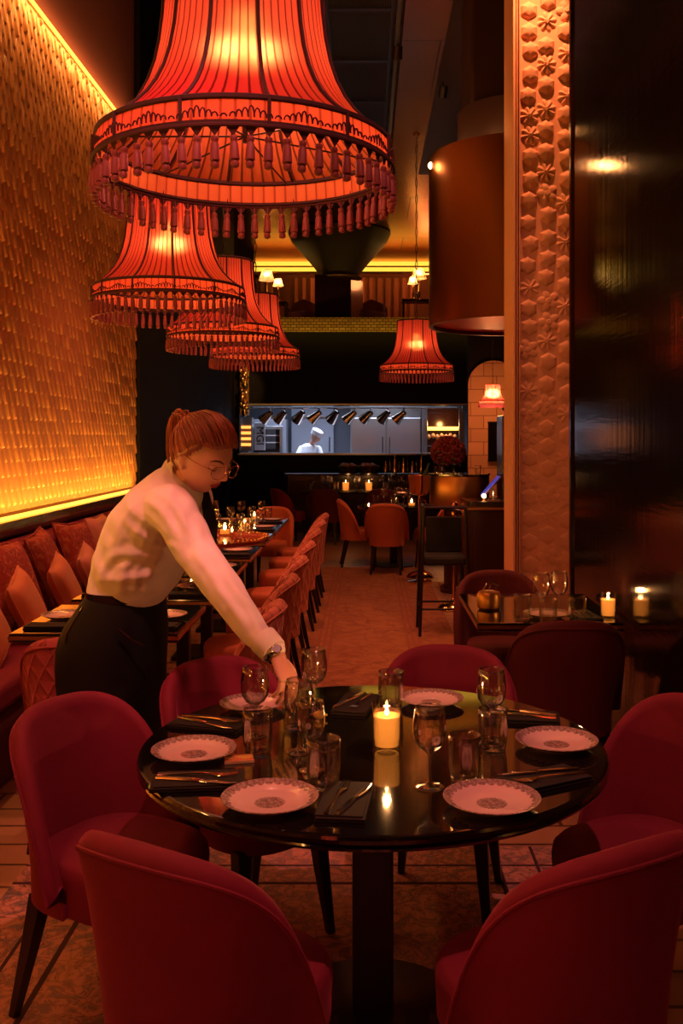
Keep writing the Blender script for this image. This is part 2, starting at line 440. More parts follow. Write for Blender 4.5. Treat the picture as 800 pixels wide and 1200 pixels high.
struct('baseboard_left', MB().b2(-2.36, -2.33, 3, 9.8, 0, .97), 'lacquer2')
# hidden-source strips
for nm, z, lab in (('led_strip', 1.062, 'glowing yellow light strip along the foot of the gilded wall panel'), ('led_strip', 4.63, 'glowing light strip along the top edge of the gilded wall panel')):
    t = tag(MB().b2(-2.335, -2.315, -1, 9.87, z - .01, z + .01).build('led_strip', 'led'), lab, 'light strip')
light('AREA', 'led_bottom', (-2.215, 4.4, 1.06), 120, (1, .46, .07), .04, rot=(PI, math.radians(10), 0), sy=10.6)
light('AREA', 'led_top', (-2.215, 4.4, 4.66), 80, (1, .38, .09), .04, rot=(0, math.radians(10), 0), sy=10.6)
light('AREA', 'led_top_up', (-2.3, 4.4, 4.67), 26, (1, .36, .12), .04, rot=(PI, math.radians(12), 0), sy=10.6)
# right lacquer wall + relief pilaster
m, nt, b = newmat('streaked_black_lacquer')
b.inputs['Base Color'].default_value = (.012, .005, .004, 1); b.inputs['Roughness'].default_value = .10
b.inputs['Coat Weight'].default_value = 0; b.inputs['IOR'].default_value = 1.75; b.inputs['Specular IOR Level'].default_value = 1.0
tc = nt.nodes.new('ShaderNodeTexCoord'); mp = nt.nodes.new('ShaderNodeMapping'); mp.inputs['Scale'].default_value = (1, 5, 55)
n1 = nt.nodes.new('ShaderNodeTexNoise'); n1.inputs['Scale'].default_value = 1.0; n1.inputs['Detail'].default_value = 5
n2 = nt.nodes.new('ShaderNodeTexNoise'); n2.inputs['Scale'].default_value = 90
b0 = nt.nodes.new('ShaderNodeBump'); b0.inputs['Strength'].default_value = .25; b0.inputs['Distance'].default_value = .003
mp0 = nt.nodes.new('ShaderNodeMapping'); mp0.inputs['Scale'].default_value = (1, 14, .8); n0 = nt.nodes.new('ShaderNodeTexNoise'); n0.inputs['Scale'].default_value = 1; n0.inputs['Detail'].default_value = 4
nt.links.new(tc.outputs['Object'], mp0.inputs[0]); nt.links.new(mp0.outputs[0], n0.inputs['Vector']); nt.links.new(n0.outputs['Fac'], b0.inputs['Height'])
b1 = nt.nodes.new('ShaderNodeBump'); nt.links.new(b0.outputs[0], b1.inputs['Normal']); b1.inputs['Strength'].default_value = .35; b1.inputs['Distance'].default_value = .0012
b2 = nt.nodes.new('ShaderNodeBump'); b2.inputs['Strength'].default_value = .2; b2.inputs['Distance'].default_value = .0008
nt.links.new(tc.outputs['Object'], mp.inputs[0]); nt.links.new(mp.outputs[0], n1.inputs['Vector']); nt.links.new(tc.outputs['Object'], n2.inputs['Vector'])
nt.links.new(n1.outputs['Fac'], b1.inputs['Height']); nt.links.new(n2.outputs['Fac'], b2.inputs['Height'])
nt.links.new(b1.outputs[0], b2.inputs['Normal']); nt.links.new(b2.outputs[0], b.inputs['Normal'])
M['streak'] = m
struct('wall_right', MB().b2(WR, WR + .2, -3, 5.62, 0, 7.6), 'streak')
PX0, PX1, PY = 1.029, 1.437, 6.8
struct('wall_right_pilaster', MB().b2(PX0, PX1 + .2, PY + .03, PY + .4, 0, 7.6), 'relief')
struct('trim_2', MB().b2(PX0, PX0 + .018, PY - .035, PY + .03, 0, 7.6).b2(PX0 + .026, PX0 + .036, PY - .02, PY + .03, 0, 7.6).b2(PX0 + .044, PX0 + .052, PY - .028, PY + .03, 0, 7.6), 'relief', bevel=.004)
def relief():
    x0, x1, z0, z1 = PX0 + .05, PX1, .05, 5.2
    nx, nz = 90, 1500
    Xg, Zg = np.meshgrid(np.linspace(x0, x1, nx), np.linspace(z0, z1, nz))
    h = np.zeros_like(Xg); r0 = random.Random(3)
    w = x1 - x0; k = 0; z = z0 + .05
    spots = []
    while z < z1:
        for cxn, dz in ((.2, 0), (.56, .055), (.93, 0)):
            spots.append((x0 + w * cxn + r0.uniform(-.012, .012), z + dz + r0.uniform(-.015, .015), r0.choice((0, 0, 1, 2, 3)))); k += 1
        z += .15
    for cx, cz, kind in spots:
        m_ = (np.abs(Zg - cz) < .1) & (np.abs(Xg - cx) < .1)
        dx = (Xg[m_] - cx) / 1.5; dz = (Zg[m_] - cz) / 1.5; r = np.hypot(dx, dz); th = np.arctan2(dz, dx)
        if kind in (0, 1):   # faceted bud
            rr = .039 / np.cos(((th + PI / 6) % (PI / 3)) - PI / 6) * .95
            g = np.clip(1 - (r / rr) ** (3.5 if kind else 2.2), 0, 1) ** .6 * .030
            g = g * 1.15 * (1 + .25 * dz / .05)
        elif kind == 2:      # five petal flower
            rr = .052 * (.62 + .38 * np.abs(np.sin(2.5 * th)))
            g = np.clip(1 - (r / rr) ** 3, 0, 1) ** .6 * .024 - .008 * np.exp(-(r / .02) ** 2) + np.where(r < .011, .012, 0)
        else:                # small many petal flower
            rr = .047 * (.7 + .3 * np.abs(np.sin(4 * th + .4)))
            g = np.clip(1 - (r / rr) ** 2, 0, 1) ** .5 * .019 * (.8 + .35 * np.sin(8 * th)) + np.where(r < .012, .01, 0)
        h[m_] = np.maximum(h[m_], g)
    h = h * np.clip((Zg - 1.3) / 1.9, .12, 1)
    Y = PY + .03 - .003 - h
    o = npmesh('wall_right_relief', np.stack([Xg, Y, Zg], -1), 'relief'); o['kind'] = 'structure'
relief()
struct('trim_3', MB().b2(WR - .012, WR + .2, 5.62, 5.66, 0, 7.6), 'lacquer2')
l = light('SPOT', 'pilaster_spot', (1.15, 6.35, 5.28), 260, (1, .30, .10), .03, spot=75, blend=.8); aim(l, (1.22, 6.8, 3.0))
l = light('SPOT', 'pilaster_fill', (.4, 3.6, 5.2), 130, (1, .25, .14), .04, spot=34, blend=.9); aim(l, (1.22, 6.8, 1.9))  # wash added to brighten the lower part of the pilaster

# ceilings
struct('ceiling', MB().b2(-2.6, 5, -3, 21, 7.6, 7.7), 'darkceil')
struct('ceiling_raft', MB().b2(-.6, 5, -1, 13.7, 5.3, 5.4), 'darkceil')
struct('ceiling_copper', MB().b2(-2.3, 5, 13.7, 21, 5.3, 5.4), 'copper')
struct('ceiling_copper_strip', MB().b2(.34, .74, 7.0, 13.7, 5.27, 5.298), 'copper')
t = thing('ceiling_pipe', 'dark metal pipe running along the ceiling beside the grille', 'pipe', (.29, 7, 5.25))
MB().tube([(0, 0, 0), (0, 6.7, 0)], .022).build('pipe', 'steel', t)
mbb = MB(); [mbb.box((0, .4 + k * 1.2, .025), (.06, .03, .06)) for k in range(6)]; mbb.build('bracket', 'legwood', t)
t = thing('ceiling_grille', 'black slatted ventilation grille in the dark ceiling', 'grille', (-.05, 9.5, 5.28))
mbb = MB()
for k in range(34): mbb.box((-.26 + k * .0158, 0, 0), (.005, 4.6, .02))
mbb.build('slats', mat('grey_metal', (.08, .08, .09), .5, .6), t, smooth=False)
mbb = MB(); [mbb.box((0, -2.3 + k * 1.15, .0), (.56, .06, .03)) for k in range(5)]; mbb.b2(-.29, -.27, -2.33, 2.33, -.015, .015).b2(.27, .29, -2.33, 2.33, -.015, .015); mbb.build('frame', 'legwood', t, smooth=False)
struct('wall_back_high', MB().b2(-2.6, 5, 13.7, 13.8, 5.4, 7.6), 'darkwall')
struct('wall_far_right', MB().b2(4.6, 4.8, 5, 21, 0, 7.6), 'darkwall')
struct('wall_front', MB().b2(-2.6, WR + .2, -3.2, -3.0, 0, 7.6), 'darkwall')

# back wall with the kitchen pass
BX0, BX1, BZ0, BZ1, BY = -2.21, 1.83, 1.315, 2.152, 17.0
struct('wall_back', MB().b2(-2.6, BX0, BY, BY + .2, 0, 3.43).b2(BX1, 5, BY, BY + .2, 0, 3.43).b2(BX0, BX1, BY, BY + .2, 0, BZ0).b2(BX0, BX1, BY, BY + .2, BZ1, 3.43), 'darkwall')
struct('window_1', MB().b2(BX0, BX1, BY - .03, BY + .02, BZ1, BZ1 + .03).b2(BX0, BX1, BY - .15, BY + .25, BZ0 - .03, BZ0), 'steel')
# mezzanine
struct('floor_mezzanine', MB().b2(-2.6, 5, 17.0, 21, 3.43, 3.66), 'darkwall')
o = struct('trim_mezzanine', MB().add([(-2.3, 0, -.125), (4.6, 0, -.125), (4.6, .1, -.125), (-2.3, .1, -.125), (-2.3, 0, .125), (4.6, 0, .125), (4.6, .1, .125), (-2.3, .1, .125)],
    [(0, 1, 5, 4), (3, 2, 1, 0), (4, 5, 6, 7), (1, 2, 6, 5), (0, 4, 7, 3)]), None)
m, nt, b = newmat('gold_mosaic_front'); tc = nt.nodes.new('ShaderNodeTexCoord'); sx = nt.nodes.new('ShaderNodeSeparateXYZ'); cb = nt.nodes.new('ShaderNodeCombineXYZ')
br = nt.nodes.new('ShaderNodeTexBrick'); br.inputs['Scale'].default_value = 1; br.inputs['Brick Width'].default_value = .1; br.inputs['Row Height'].default_value = .05; br.inputs['Mortar Size'].default_value = .006
br.inputs['Color1'].default_value = (.45, .28, .07, 1); br.inputs['Color2'].default_value = (.3, .17, .04, 1); br.inputs['Mortar'].default_value = (.04, .02, .01, 1)
nt.links.new(tc.outputs['Object'], sx.inputs[0]); nt.links.new(sx.outputs[0], cb.inputs[0]); nt.links.new(sx.outputs[2], cb.inputs[1]); nt.links.new(cb.outputs[0], br.inputs['Vector'])
nt.links.new(br.outputs['Color'], b.inputs['Base Color']); b.inputs['Roughness'].default_value = .35; b.inputs['Metallic'].default_value = .3
o.data.materials.append(m); o.location = (0, 16.9, 3.555)
l = light('AREA', 'mosaic_led', (.8, 16.6, 3.38), 7, (1, .62, .08), .06, sy=5.5, rot=(math.radians(125), 0, 0)); l.data.size, l.data.size_y = 6, .05
l.rotation_euler = (math.radians(-215), 0, 0); aim(l, (.8, 16.92, 3.6))
struct('wall_mezzanine_back', MB().b2(-2.3, 4.6, 20.8, 21, 3.66, 5.3), 'upper')
struct('wall_kitchen', MB().b2(-3, 4, 20, 20.1, 0, 3.43).b2(-3.1, -3, 17.2, 20, 0, 3.43).b2(4, 4.1, 17.2, 20, 0, 3.43), 'kwall')
# mezzanine contents
mbb = MB()
o = thing('lit_cornice', 'yellow glowing cornice band above the mezzanine curtains', 'light cornice', (0, 19.2, 4.97))
MB().b2(-2.2, 4.4, 0, .1, -.10, -.015).b2(-2.2, 4.4, 0, .1, .015, .10).build('glowing_band', 'ledw', o, smooth=False)
MB().b2(-2.2, 4.4, -.03, .12, -.14, -.10).b2(-2.2, 4.4, -.02, .12, -.015, .015).b2(-2.2, 4.4, -.03, .3, .10, .33).build('moulding', 'brass', o, smooth=False)
light('AREA', 'mezz_glow', (0, 19.0, 5.1), 4, (1, .5, .1), 4.5, sy=.1, rot=(math.radians(120), 0, 0))
light('POINT', 'mezz_warm', (-.5, 19.4, 4.75), 12, (1, .30, .09), .15)
light('POINT', 'mezz_warm', (1.2, 19.4, 4.75), 12, (1, .30, .09), .15)
def curtain(x0, x1, lab):
    n = int((x1 - x0) / .02); rs = []
    mb = MB(); pts = [(x0 + (x1 - x0) * i / n, .05 * math.sin(i * .8) + .015 * math.sin(i * 2.3)) for i in range(n + 1)]
    vs = []
    for z in (3.67, 4.3, 4.86):
        for x, y in pts: vs.append((x, y * (1.2 if z < 4 else .8), z))
    for z in (4.86, 4.3, 3.67):
        for x, y in pts: vs.append((x, y * (1.2 if z < 4 else .8) + .02, z))
    k = n + 1
    fs = [(j * k + i, j * k + i + 1, (j + 1) * k + i + 1, (j + 1) * k + i) for j in range(5) for i in range(n)]
    mb.add(vs, fs)
    o = mb.build('curtain', 'curtain'); o.location = (0, 19.9, 0); tag(o, lab, 'curtain')
curtain(-1.55, -1.0, 'rust curtain on the mezzanine left of the flared dark column')
curtain(-.6, 1.0, 'rust curtain on the mezzanine between the column and the paired right lamps')
curtain(1.3, 2.6, 'rust curtain on the mezzanine behind the brass drum')
curtain(-2.25, -1.9, 'rust curtain at the far left end of the mezzanine')
t = thing('flared_column', 'dark column with a funnel shaped capital in the middle of the mezzanine', 'column', (-.47, 17.6, 3.66))
Rq = Matrix.Rotation(PI / 4, 3, 'Z')
MB().lathe([(.60, 0), (.60, .82)], 4, R=Rq, sy=.5, sx=1).build('shaft', 'lacquer2', t, smooth=False)
MB().lathe([(.34, .84), (.47, 1.02), (.66, 1.24), (.86, 1.46), (.93, 1.62)], 24).build('capital', 'darkceil', t)
MB().lathe([(.40, .80), (.42, .82), (.36, .86)], 24).build('collar', 'brass', t)
def cream_lamp(x, y, z, s, lab):
    t = thing('table_lamp', lab, 'table lamp', (x, y, z), 0, 'cream lamps on the mezzanine')
    prof = [(.15 * s, .42 * s), (.13 * s, .47 * s), (.085 * s, .62 * s)]
    uv = [(k / 24, r[1]) for r in prof for k in range(24)]
    mb = MB().lathe(prof, 24); mb.f = mb.f[:-2]; mb.build('lamp_shade', 'cream', t, uv=uv)
    MB().lathe([(.07 * s, 0), (.07 * s, .02 * s), (.02 * s, .05 * s), (.035 * s, .14 * s), (.015 * s, .24 * s), (.01 * s, .45 * s), (.001, .46 * s)], 16).build('base', 'brassp', t)
    MB().ball((0, 0, .52 * s), .025 * s).build('bulb', 'hotbulb', t)
    light('POINT', 'lamp_glow', (0, 0, .52 * s), 7 * s * s, (1, .6, .3), .03, parent=t)
def side_tab(x, y, z0, h, w, lab):
    t = thing('side_table', lab, 'table', (x, y, z0))
    MB().box((0, 0, h - .02), (w, .4, .04)).build('table_top', 'lacquer2', t, smooth=False, bevel=.005)
    for sx in (-1, 1):
        for sy in (-1, 1): MB().box((sx * (w / 2 - .03), sy * .17, (h - .04) / 2), (.03, .03, h - .04)).build('leg', 'legwood', t, smooth=False)
side_tab(-1.74, 17.9, 3.66, .42, .62, 'dark console carrying the two cream lamps on the left of the mezzanine')
side_tab(.98, 17.9, 3.66, .46, .62, 'dark console carrying the two cream lamps on the right of the mezzanine')
cream_lamp(-1.83, 18.0, 4.08, 1.0, 'taller cream shaded lamp on the left side of the mezzanine')
cream_lamp(-1.60, 17.8, 4.08, .68, 'shorter cream shaded lamp right of the tall one on the left of the mezzanine')
cream_lamp(.99, 18.0, 4.12, .98, 'taller cream shaded lamp on the right side of the mezzanine')
cream_lamp(.87, 17.75, 4.12, .66, 'shorter cream shaded lamp standing before the tall one on the right of the mezzanine')
def silhouette_chair(x, y, z, lab):
    t = thing('armchair', lab, 'armchair', (x, y, z))
    MB().lathe([(.26, 0), (.28, .1), (.28, .32), (.02, .36)], 20).build('seat', 'redvelvet', t)
    mb = MB(); rs = []
    for i in range(13):
        a = -PI * .55 + PI * 1.1 * i / 12
        hh = .62 - .2 * abs(i - 6) / 6
        rs.append([(math.sin(a) * r, math.cos(a) * r, zz) for r, zz in ((.3, .05), (.31, hh - .04), (.28, hh), (.25, hh - .04), (.25, .05))])
    mb.rings(rs).build('backrest', 'redvelvet', t)
silhouette_chair(-1.2, 18.6, 3.66, 'dark armchair silhouette on the mezzanine left of the column')
silhouette_chair(.12, 18.6, 3.66, 'dark rounded armchair silhouette on the mezzanine right of the column')

# ---- kitchen
light('AREA', 'kitchen_ceiling_light', (-.2, 18.6, 3.3), 110, (.70, .78, 1.0), 4, sy=1.2, rot=(0, 0, 0)).data.spread = math.radians(95)
t = thing('steel_refrigerator', 'double door steel refrigerator in the middle of the kitchen', 'refrigerator', (.4, 19.6, 0))
MB().b2(-.7, .72, -.28, .35, 0, 2.25).build('body', 'steel', t, smooth=False, bevel=.01)
for sx, x0, x1 in ((-1, -.68, .0), (1, .02, .70)):
    d = MB().b2(x0, x1, -.32, -.285, .1, 1.98).build('door', 'steel', t, smooth=False, bevel=.012)
    hx = x1 - .06 if sx < 0 else x0 + .06
    MB().tube([(hx, -.36, 1.1), (hx, -.36, 1.6)], .012).build('handle', 'chrome', d)
t = thing('grey_cold_store_door', 'plain grey enamel cold store door behind the cook', 'door', (-1.15, 19.85, 0))
MB().b2(-.36, .50, -.05, .1, 0, 2.3).build('leaf', 'greypanel', t, smooth=False, bevel=.01)
MB().b2(-.34, .48, -.07, -.05, 2.0, 2.03).build('trim', 'steel', t, smooth=False)
MB().tube([(.42, -.12, 1.3), (.42, -.12, 1.6)], .014).build('handle', 'chrome', t)
t = thing('convection_oven', 'steel oven with a dark window at the left of the kitchen', 'oven', (-2.0, 19.3, 0))
MB().b2(-.33, .42, 0, .6, 0, 1.95).build('body', 'greypanel', t, smooth=False, bevel=.01)
MB().b2(-.28, .36, -.03, 0, 1.2, 1.82).build('door', 'steel', t, smooth=False, bevel=.01)
MB().b2(-.22, .30, -.035, -.03, 1.3, 1.75).build('window', 'lacquer', t, smooth=False)
MB().b2(-.22, .30, -.06, -.04, 1.48, 1.50).b2(-.22, .30, -.06, -.04, 1.62, 1.64).build('rack', 'chrome', t, smooth=False)
t = thing('standing_board', 'grey board with dark upright letters at the left of the kitchen', 'board', (-1.98, 18.2, 1.35))
MB().b2(-.10, .10, 0, .03, 0, .52).build('panel', 'white', t, smooth=False, bevel=.005)
cu = bpy.data.curves.new('lettering', 'FONT'); cu.body = 'MGI'; cu.size = .2; cu.extrude = .002; cu.align_x = 'CENTER'; cu.align_y = 'CENTER'
o = bpy.data.objects.new('lettering', cu); COL.objects.link(o); o.parent = t; o.location = (0, -.005, .27); o.rotation_euler = (PI / 2, PI / 2, 0); cu.materials.append(M['iris'])
bpy.context.view_layer.update(); _dg = bpy.context.evaluated_depsgraph_get(); _me = bpy.data.meshes.new_from_object(o.evaluated_get(_dg)); _o2 = bpy.data.objects.new('lettering', _me); COL.objects.link(_o2); _o2.parent = t; _o2.location = o.location; _o2.rotation_euler = o.rotation_euler; bpy.data.objects.remove(o); _o2.name = 'lettering'
t = thing('kitchen_counter', 'steel worktop running inside the kitchen pass', 'worktop', (-.2, 17.75, 0))
MB().b2(-1.95, 2.1, -.3, .3, 1.12, 1.18).build('worktop', 'steel', t, smooth=False, bevel=.01)
MB().b2(-1.9, 2.05, -.25, .25, 0, 1.12).build('base', 'greypanel', t, smooth=False)
t = thing('salamander_grill', 'open grill with glowing orange elements at the far left of the pass', 'grill', (-2.27, 18.4, 1.35))
MB().b2(-.10, .10, .1, .3, -.02, .62).b2(-.12, -.10, 0, .3, -.02, .62).b2(.10, .12, 0, .3, -.02, .62).build('housing', 'steel', t, smooth=False)
for k in range(4): MB().b2(-.09, .09, .05, .09, .08 + k * .11, .13 + k * .11).build('element', 'orangeg', t, smooth=False)
t = thing('rotisserie', 'golden lit rotisserie cabinet at the right of the kitchen', 'rotisserie', (1.48, 18.9, 1.18))
MB().b2(-.34, .38, .35, .45, 0, .95).b2(-.36, -.34, 0, .45, 0, .95).b2(.38, .40, 0, .45, 0, .95).b2(-.36, .40, 0, .45, .95, 1.0).build('cabinet', 'lacquer2', t, smooth=False)
MB().b2(-.3, .34, .1, .14, .55, .62).build('heating_tube', 'goldg', t, smooth=False)
mb = MB()
for k in range(7): mb.ball((-.24 + k * .085, .1, .42 + .02 * (k % 2)), .042, 10, 6, (1, 1, 1.3))
mb.build('roasting_birds', mat('roast_crust', (.5, .2, .06), .4), t)
MB().tube([(-.32, .1, .45), (.36, .1, .45)], .01).tube([(-.32, .1, .25), (.36, .1, .25)], .012).tube([(-.32, .05, .1), (.36, .05, .1)], .012).build('spit', 'chrome', t)
light('POINT', 'rotisserie_glow', (1.5, 18.9, 1.85), 10, (1, .45, .12), .05)
t = thing('steel_post', 'pale steel post between refrigerator and rotisserie', 'post', (1.14, 18.6, 0))
MB().b2(-.05, .05, 0, .06, 0, 3).build('post', 'steel', t, smooth=False, bevel=.01); MB().b2(-.09, .09, -.02, .08, 0, .02).build('foot_plate', 'steel', t, smooth=False)
t = thing('steel_post', 'pale steel post at the right edge of the kitchen pass', 'post', (1.78, 17.9, 1.18))
MB().b2(-.05, .05, 0, .06, 0, 1.5).build('post', 'steel', t, smooth=False, bevel=.01); MB().b2(-.09, .09, -.02, .08, 0, .02).build('foot_plate', 'steel', t, smooth=False)
l = light('SPOT', 'fridge_fill_spot', (.3, 18.2, 2.9), 60, (.8, .85, 1), .05, spot=60); aim(l, (.35, 19.3, 1.7))  # spot added to put a glare on the refrigerator
# heat lamps
t = thing('lamp_rail', 'steel rail along the top of the kitchen pass carrying the heat lamps', 'rail', (0, 17.35, 2.12))
MB().tube([(-2.1, 0, 0), (1.75, 0, 0)], .015).build('rail', 'chrome', t); MB().b2(-2.1, -2.07, -.15, .02, -.02, .06).b2(1.72, 1.75, -.15, .02, -.02, .06).build('bracket', 'chrome', t)
hl = thing('heat_lamp', 'x', 'heat lamp', (0, 0, 0), 0, 'heat lamps over the kitchen pass')
MB().tube([(0, 0, 0), (0, 0, -.06)], .012).build('stem', 'chrome', hl)
Rt = Matrix.Rotation(math.radians(48), 3, 'Y') @ Matrix.Rotation(math.radians(20), 3, 'X')
mb = MB().lathe([(.02, .03), (.045, .02), (.055, -.02), (.075, -.11), (.095, -.19), (.088, -.19), (.06, -.05), (.01, -.02)], 20, c=(0, 0, -.08), R=Rt @ Matrix.Scale(1.12, 3))
mb.build('lamp_shade', mat('copper_chrome', (.75, .62, .55), .2, 1), hl)
words = ['first', 'second', 'third', 'fourth', 'fifth', 'sixth', 'seventh', 'eighth', 'ninth']
for i, px in enumerate((317, 333, 354, 374, 394, 415, 434, 454, 473)):
    p = P(px, 480, 17.35); lab = words[i] + ' from the left of the tilted chrome heat lamps over the kitchen pass'
    if i == 0: hl.location = (p.x, 17.35, 2.11); hl['label'] = lab
    else: dup(hl, (p.x, 17.35, 2.11), random.uniform(-.5, .5), lab)
mb = MB()
# gilded ornament left of the pass
t = thing('gilded_carving', 'tall gilded carved ornament on the dark wall left of the kitchen pass', 'carving', (-2.11, 16.85, 1.98))
rr = random.Random(5)
for k in range(26):
    mb.ball((rr.uniform(-.05, .05), rr.uniform(-.04, 0), .04 + k * .034), rr.uniform(.035, .06), 10, 6, (1, .7, rr.uniform(.7, 1.3)))
mb.build('carved_foliage', 'brassp', t); MB().b2(-.08, .08, .05, .15, 0, .95).build('back_plate', 'brass', t, smooth=False, bevel=.01)
l = light('SPOT', 'ornament_spot', (-1.6, 15.6, 3.3), 60, (1, .55, .15), .03, spot=30); aim(l, (-2.1, 16.8, 2.5))
# ------------------------------------------------------------------ rugs
t = thing('persian_rug', 'worn red and grey persian rug under the round table', 'rug', (-.25, 2.0, 0))
MB().b2(-1.0, 1.05, -1.6, 1.75, 0, .004).build('pile', 'rug', t, smooth=False)
mb = MB()
for k, w in ((.16, .012), (.30, .018)):
    mb.b2(-1.0 + k, -1.0 + k + w, -1.6, 1.75, .0041, .0048).b2(1.05 - k - w, 1.05 - k, -1.6, 1.75, .0041, .0048).b2(-1, 1.05, 1.75 - k - w, 1.75 - k, .0041, .0049)
mb.build('border_line', mat('dark_rug_line', (.06, .02, .03), .95), t, smooth=False)
t = thing('runner_rug', 'long faded orange rug running down the aisle to the far tables', 'rug', (.03, 7.9, 0))
MB().b2(-.68, .68, -3.95, 3.95, 0, .004).build('pile', 'rug2', t, smooth=False)
mb = MB()
for k in (.30, .345, .39): mb.b2(k - .012, k + .012, -3.9, 3.9, .0041, .0048).b2(-k - .012, -k + .012, -3.9, 3.9, .0041, .0048)
mb.build('border_stripe', 'rugb', t, smooth=False)

# ------------------------------------------------------------------ tasselled pendants
R0 = .445
def make_pendant(label, loc, tassels=True, power=26, scale=1, ceil=5.3, nrib=12, ntas=60):
    t = thing('pendant_lamp', label, 'pendant lamp', loc)
    N = 96; hs = [.0, .02, .045, .08, .12, .17, .23, .30, .38, .46, .54]
    prof = [(R0 * .985 * (1 if False else 1) - (R0 * .985 - .235) * (1 - math.exp(-h / .13)) / (1 - math.exp(-.54 / .13)), .07 + h) for h in hs]
    def grid(prof, N):
        vs, uv, fs = [], [], []
        for r, z in prof:
            for k in range(N + 1):
                a = 2 * PI * k / N
                rr = r + .0022 * math.sin(a * 96) * (1 if N > 300 else 0)
                vs.append((rr * math.cos(a), rr * math.sin(a), z)); uv.append((k / N, z))
        for j in range(len(prof) - 1):
            for k in range(N): fs.append((j * (N + 1) + k, j * (N + 1) + k + 1, (j + 1) * (N + 1) + k + 1, (j + 1) * (N + 1) + k))
        mb = MB(); mb.add(vs, fs); return mb, uv
    mb, uv = grid(prof, N); mb.build('lamp_shade', 'shade', t, uv=uv)
    mb, uv = grid([(R0, 0), (R0 * .985, .07)], N); mb.build('pleated_band', 'band', t, uv=uv)
    mb = MB()
    for k in range(nrib):
        a = 2 * PI * (k + .5) / nrib
        mb.tube([((r + .003) * math.cos(a), (r + .003) * math.sin(a), z) for r, z in prof], .006, 6)
        mb.tube([((R0 + .003) * math.cos(a), (R0 + .003) * math.sin(a), z) for z in (0, .07)], .005, 6)
    for r, z, q in ((prof[0][0], .07, .009), (prof[-1][0], .61, .009), (R0, 0, .006)):
        mb.tube([(r * math.cos(2 * PI * k / 48), r * math.sin(2 * PI * k / 48), z) for k in range(48)], q, 6, closed=True)
    mb.build('rib_trim', 'cord', t)
    # inner spokes
    mb = MB()
    for k in range(6):
        a = PI * k / 3 + .3
        mb.tube([(0, 0, .10), (R0 * .97 * math.cos(a), R0 * .97 * math.sin(a), .06)], .003, 5)
    mb.tube([(0, 0, .08), (0, 0, .62)], .008, 8); mb.build('wire_frame', 'legwood', t)
    # scalloped lace
    ns = 15 * 4; mb = MB()
    zs = .018
    vs = []; fs = []
    M2 = ns * 6
    for k in range(M2):
        a = 2 * PI * k / M2; u = (k % 12) / 12.0
        up = .006
        dn = -.012 - .028 * (1 - abs(u * 2 - 1)) if True else 0
        dn = -.004 - .034 * (1 - abs(((k % 6) / 6.0) * 2 - 1))
        vs += [((R0 + .004) * math.cos(a), (R0 + .004) * math.sin(a), up), ((R0 + .004) * math.cos(a), (R0 + .004) * math.sin(a), dn)]
    for k in range(M2):
        j = (k + 1) % M2; fs.append((2 * k + 1, 2 * j + 1, 2 * j, 2 * k))
    mb.add(vs, fs); mb.tube([((R0 + .006) * math.cos(2 * PI * k / 60), (R0 + .006) * math.sin(2 * PI * k / 60), -.008) for k in range(60)], .006, 6, closed=True)
    # little openwork loops along the top of the lace
    for k in range(20):
        a0 = 2 * PI * (k + .5) / 20
        for da in (-.105, -.07, -.035, 0, .035, .07, .105, .157):
            hh = .030 - abs(da) * .17 if abs(da) < .12 else .008
            mb.tube([((R0 + .006) * math.cos(a0 + da + .018 * math.cos(q)), (R0 + .006) * math.sin(a0 + da + .018 * math.cos(q)), .012 + hh * abs(math.sin(q)) ) for q in [PI * i / 6 for i in range(7)]], .0025, 4)
    mb.build('lace_trim', 'lace', t)
    tp = [(.0015, -.012), (.0015, -.034), (.009, -.037), (.011, -.044), (.009, -.050), (.0085, -.053), (.011, -.058), (.0135, -.098), (.009, -.099), (.0105, -.104), (.012, -.110), (.0105, -.117), (.001, -.121)]
    if tassels:
        ts = MB().lathe(tp, 10).build('tassel', 'tassel', t)
        for k in range(ntas):
            a = 2 * PI * (k + .5) / ntas
            o = ts if k == 0 else ts.copy()
            if k: COL.objects.link(o)
            o.location = (R0 * math.cos(a), R0 * math.sin(a), 0); o.rotation_euler = (random.uniform(-.05, .05), random.uniform(-.05, .05), a)
    else:
        mb = MB()
        for k in range(ntas):
            a = 2 * PI * (k + .5) / ntas
            mb.lathe(tp, 6, c=(R0 * math.cos(a), R0 * math.sin(a), 0))
        mb.build('tassel_fringe', 'tassel', t)
    MB().lathe([(.001, .64), (.03, .635), (.05, .615), (.235, .612), (.235, .606), (.001, .606)], 32).build('top_ring', 'cord', t)
    MB().lathe([(.02, .44), (.022, .36), (.034, .30), (.038, .27), (.03, .235), (.001, .225)], 16).build('bulb', 'hotbulb', t)
    light('POINT', 'bulb_light', (0, 0, .30), power, (1, .30, .19), .055, parent=t)
    # chain
    mb = MB(); zc = .64
    n = int((ceil - (loc[2] + .64 * scale)) / .10 / scale)
    for k in range(n):
        R = Matrix.Rotation(PI / 2 * (k % 2), 3, 'Z')
        pts = [R @ Vector((.012 * math.cos(q), 0, .064 * math.sin(q) * .9)) + Vector((0, 0, zc + .055 + k * .10)) for q in [2 * PI * i / 10 for i in range(10)]]
        mb.tube(pts, .0055, 5, closed=True)
    mb.build('chain', 'legwood', t)
    top = (ceil - loc[2]) / scale
    MB().lathe([(.001, top - .05), (.03, top - .05), (.07, top), (.07, top + .0)], 20).build('ceiling_rose', 'brass', t)
    t.scale = (scale,) * 3
    return t
LZ = 2.40
make_pendant('largest tasselled red pendant lamp, hanging nearest above the round table', (-.365, 2.95, LZ), power=30, ceil=5.3)
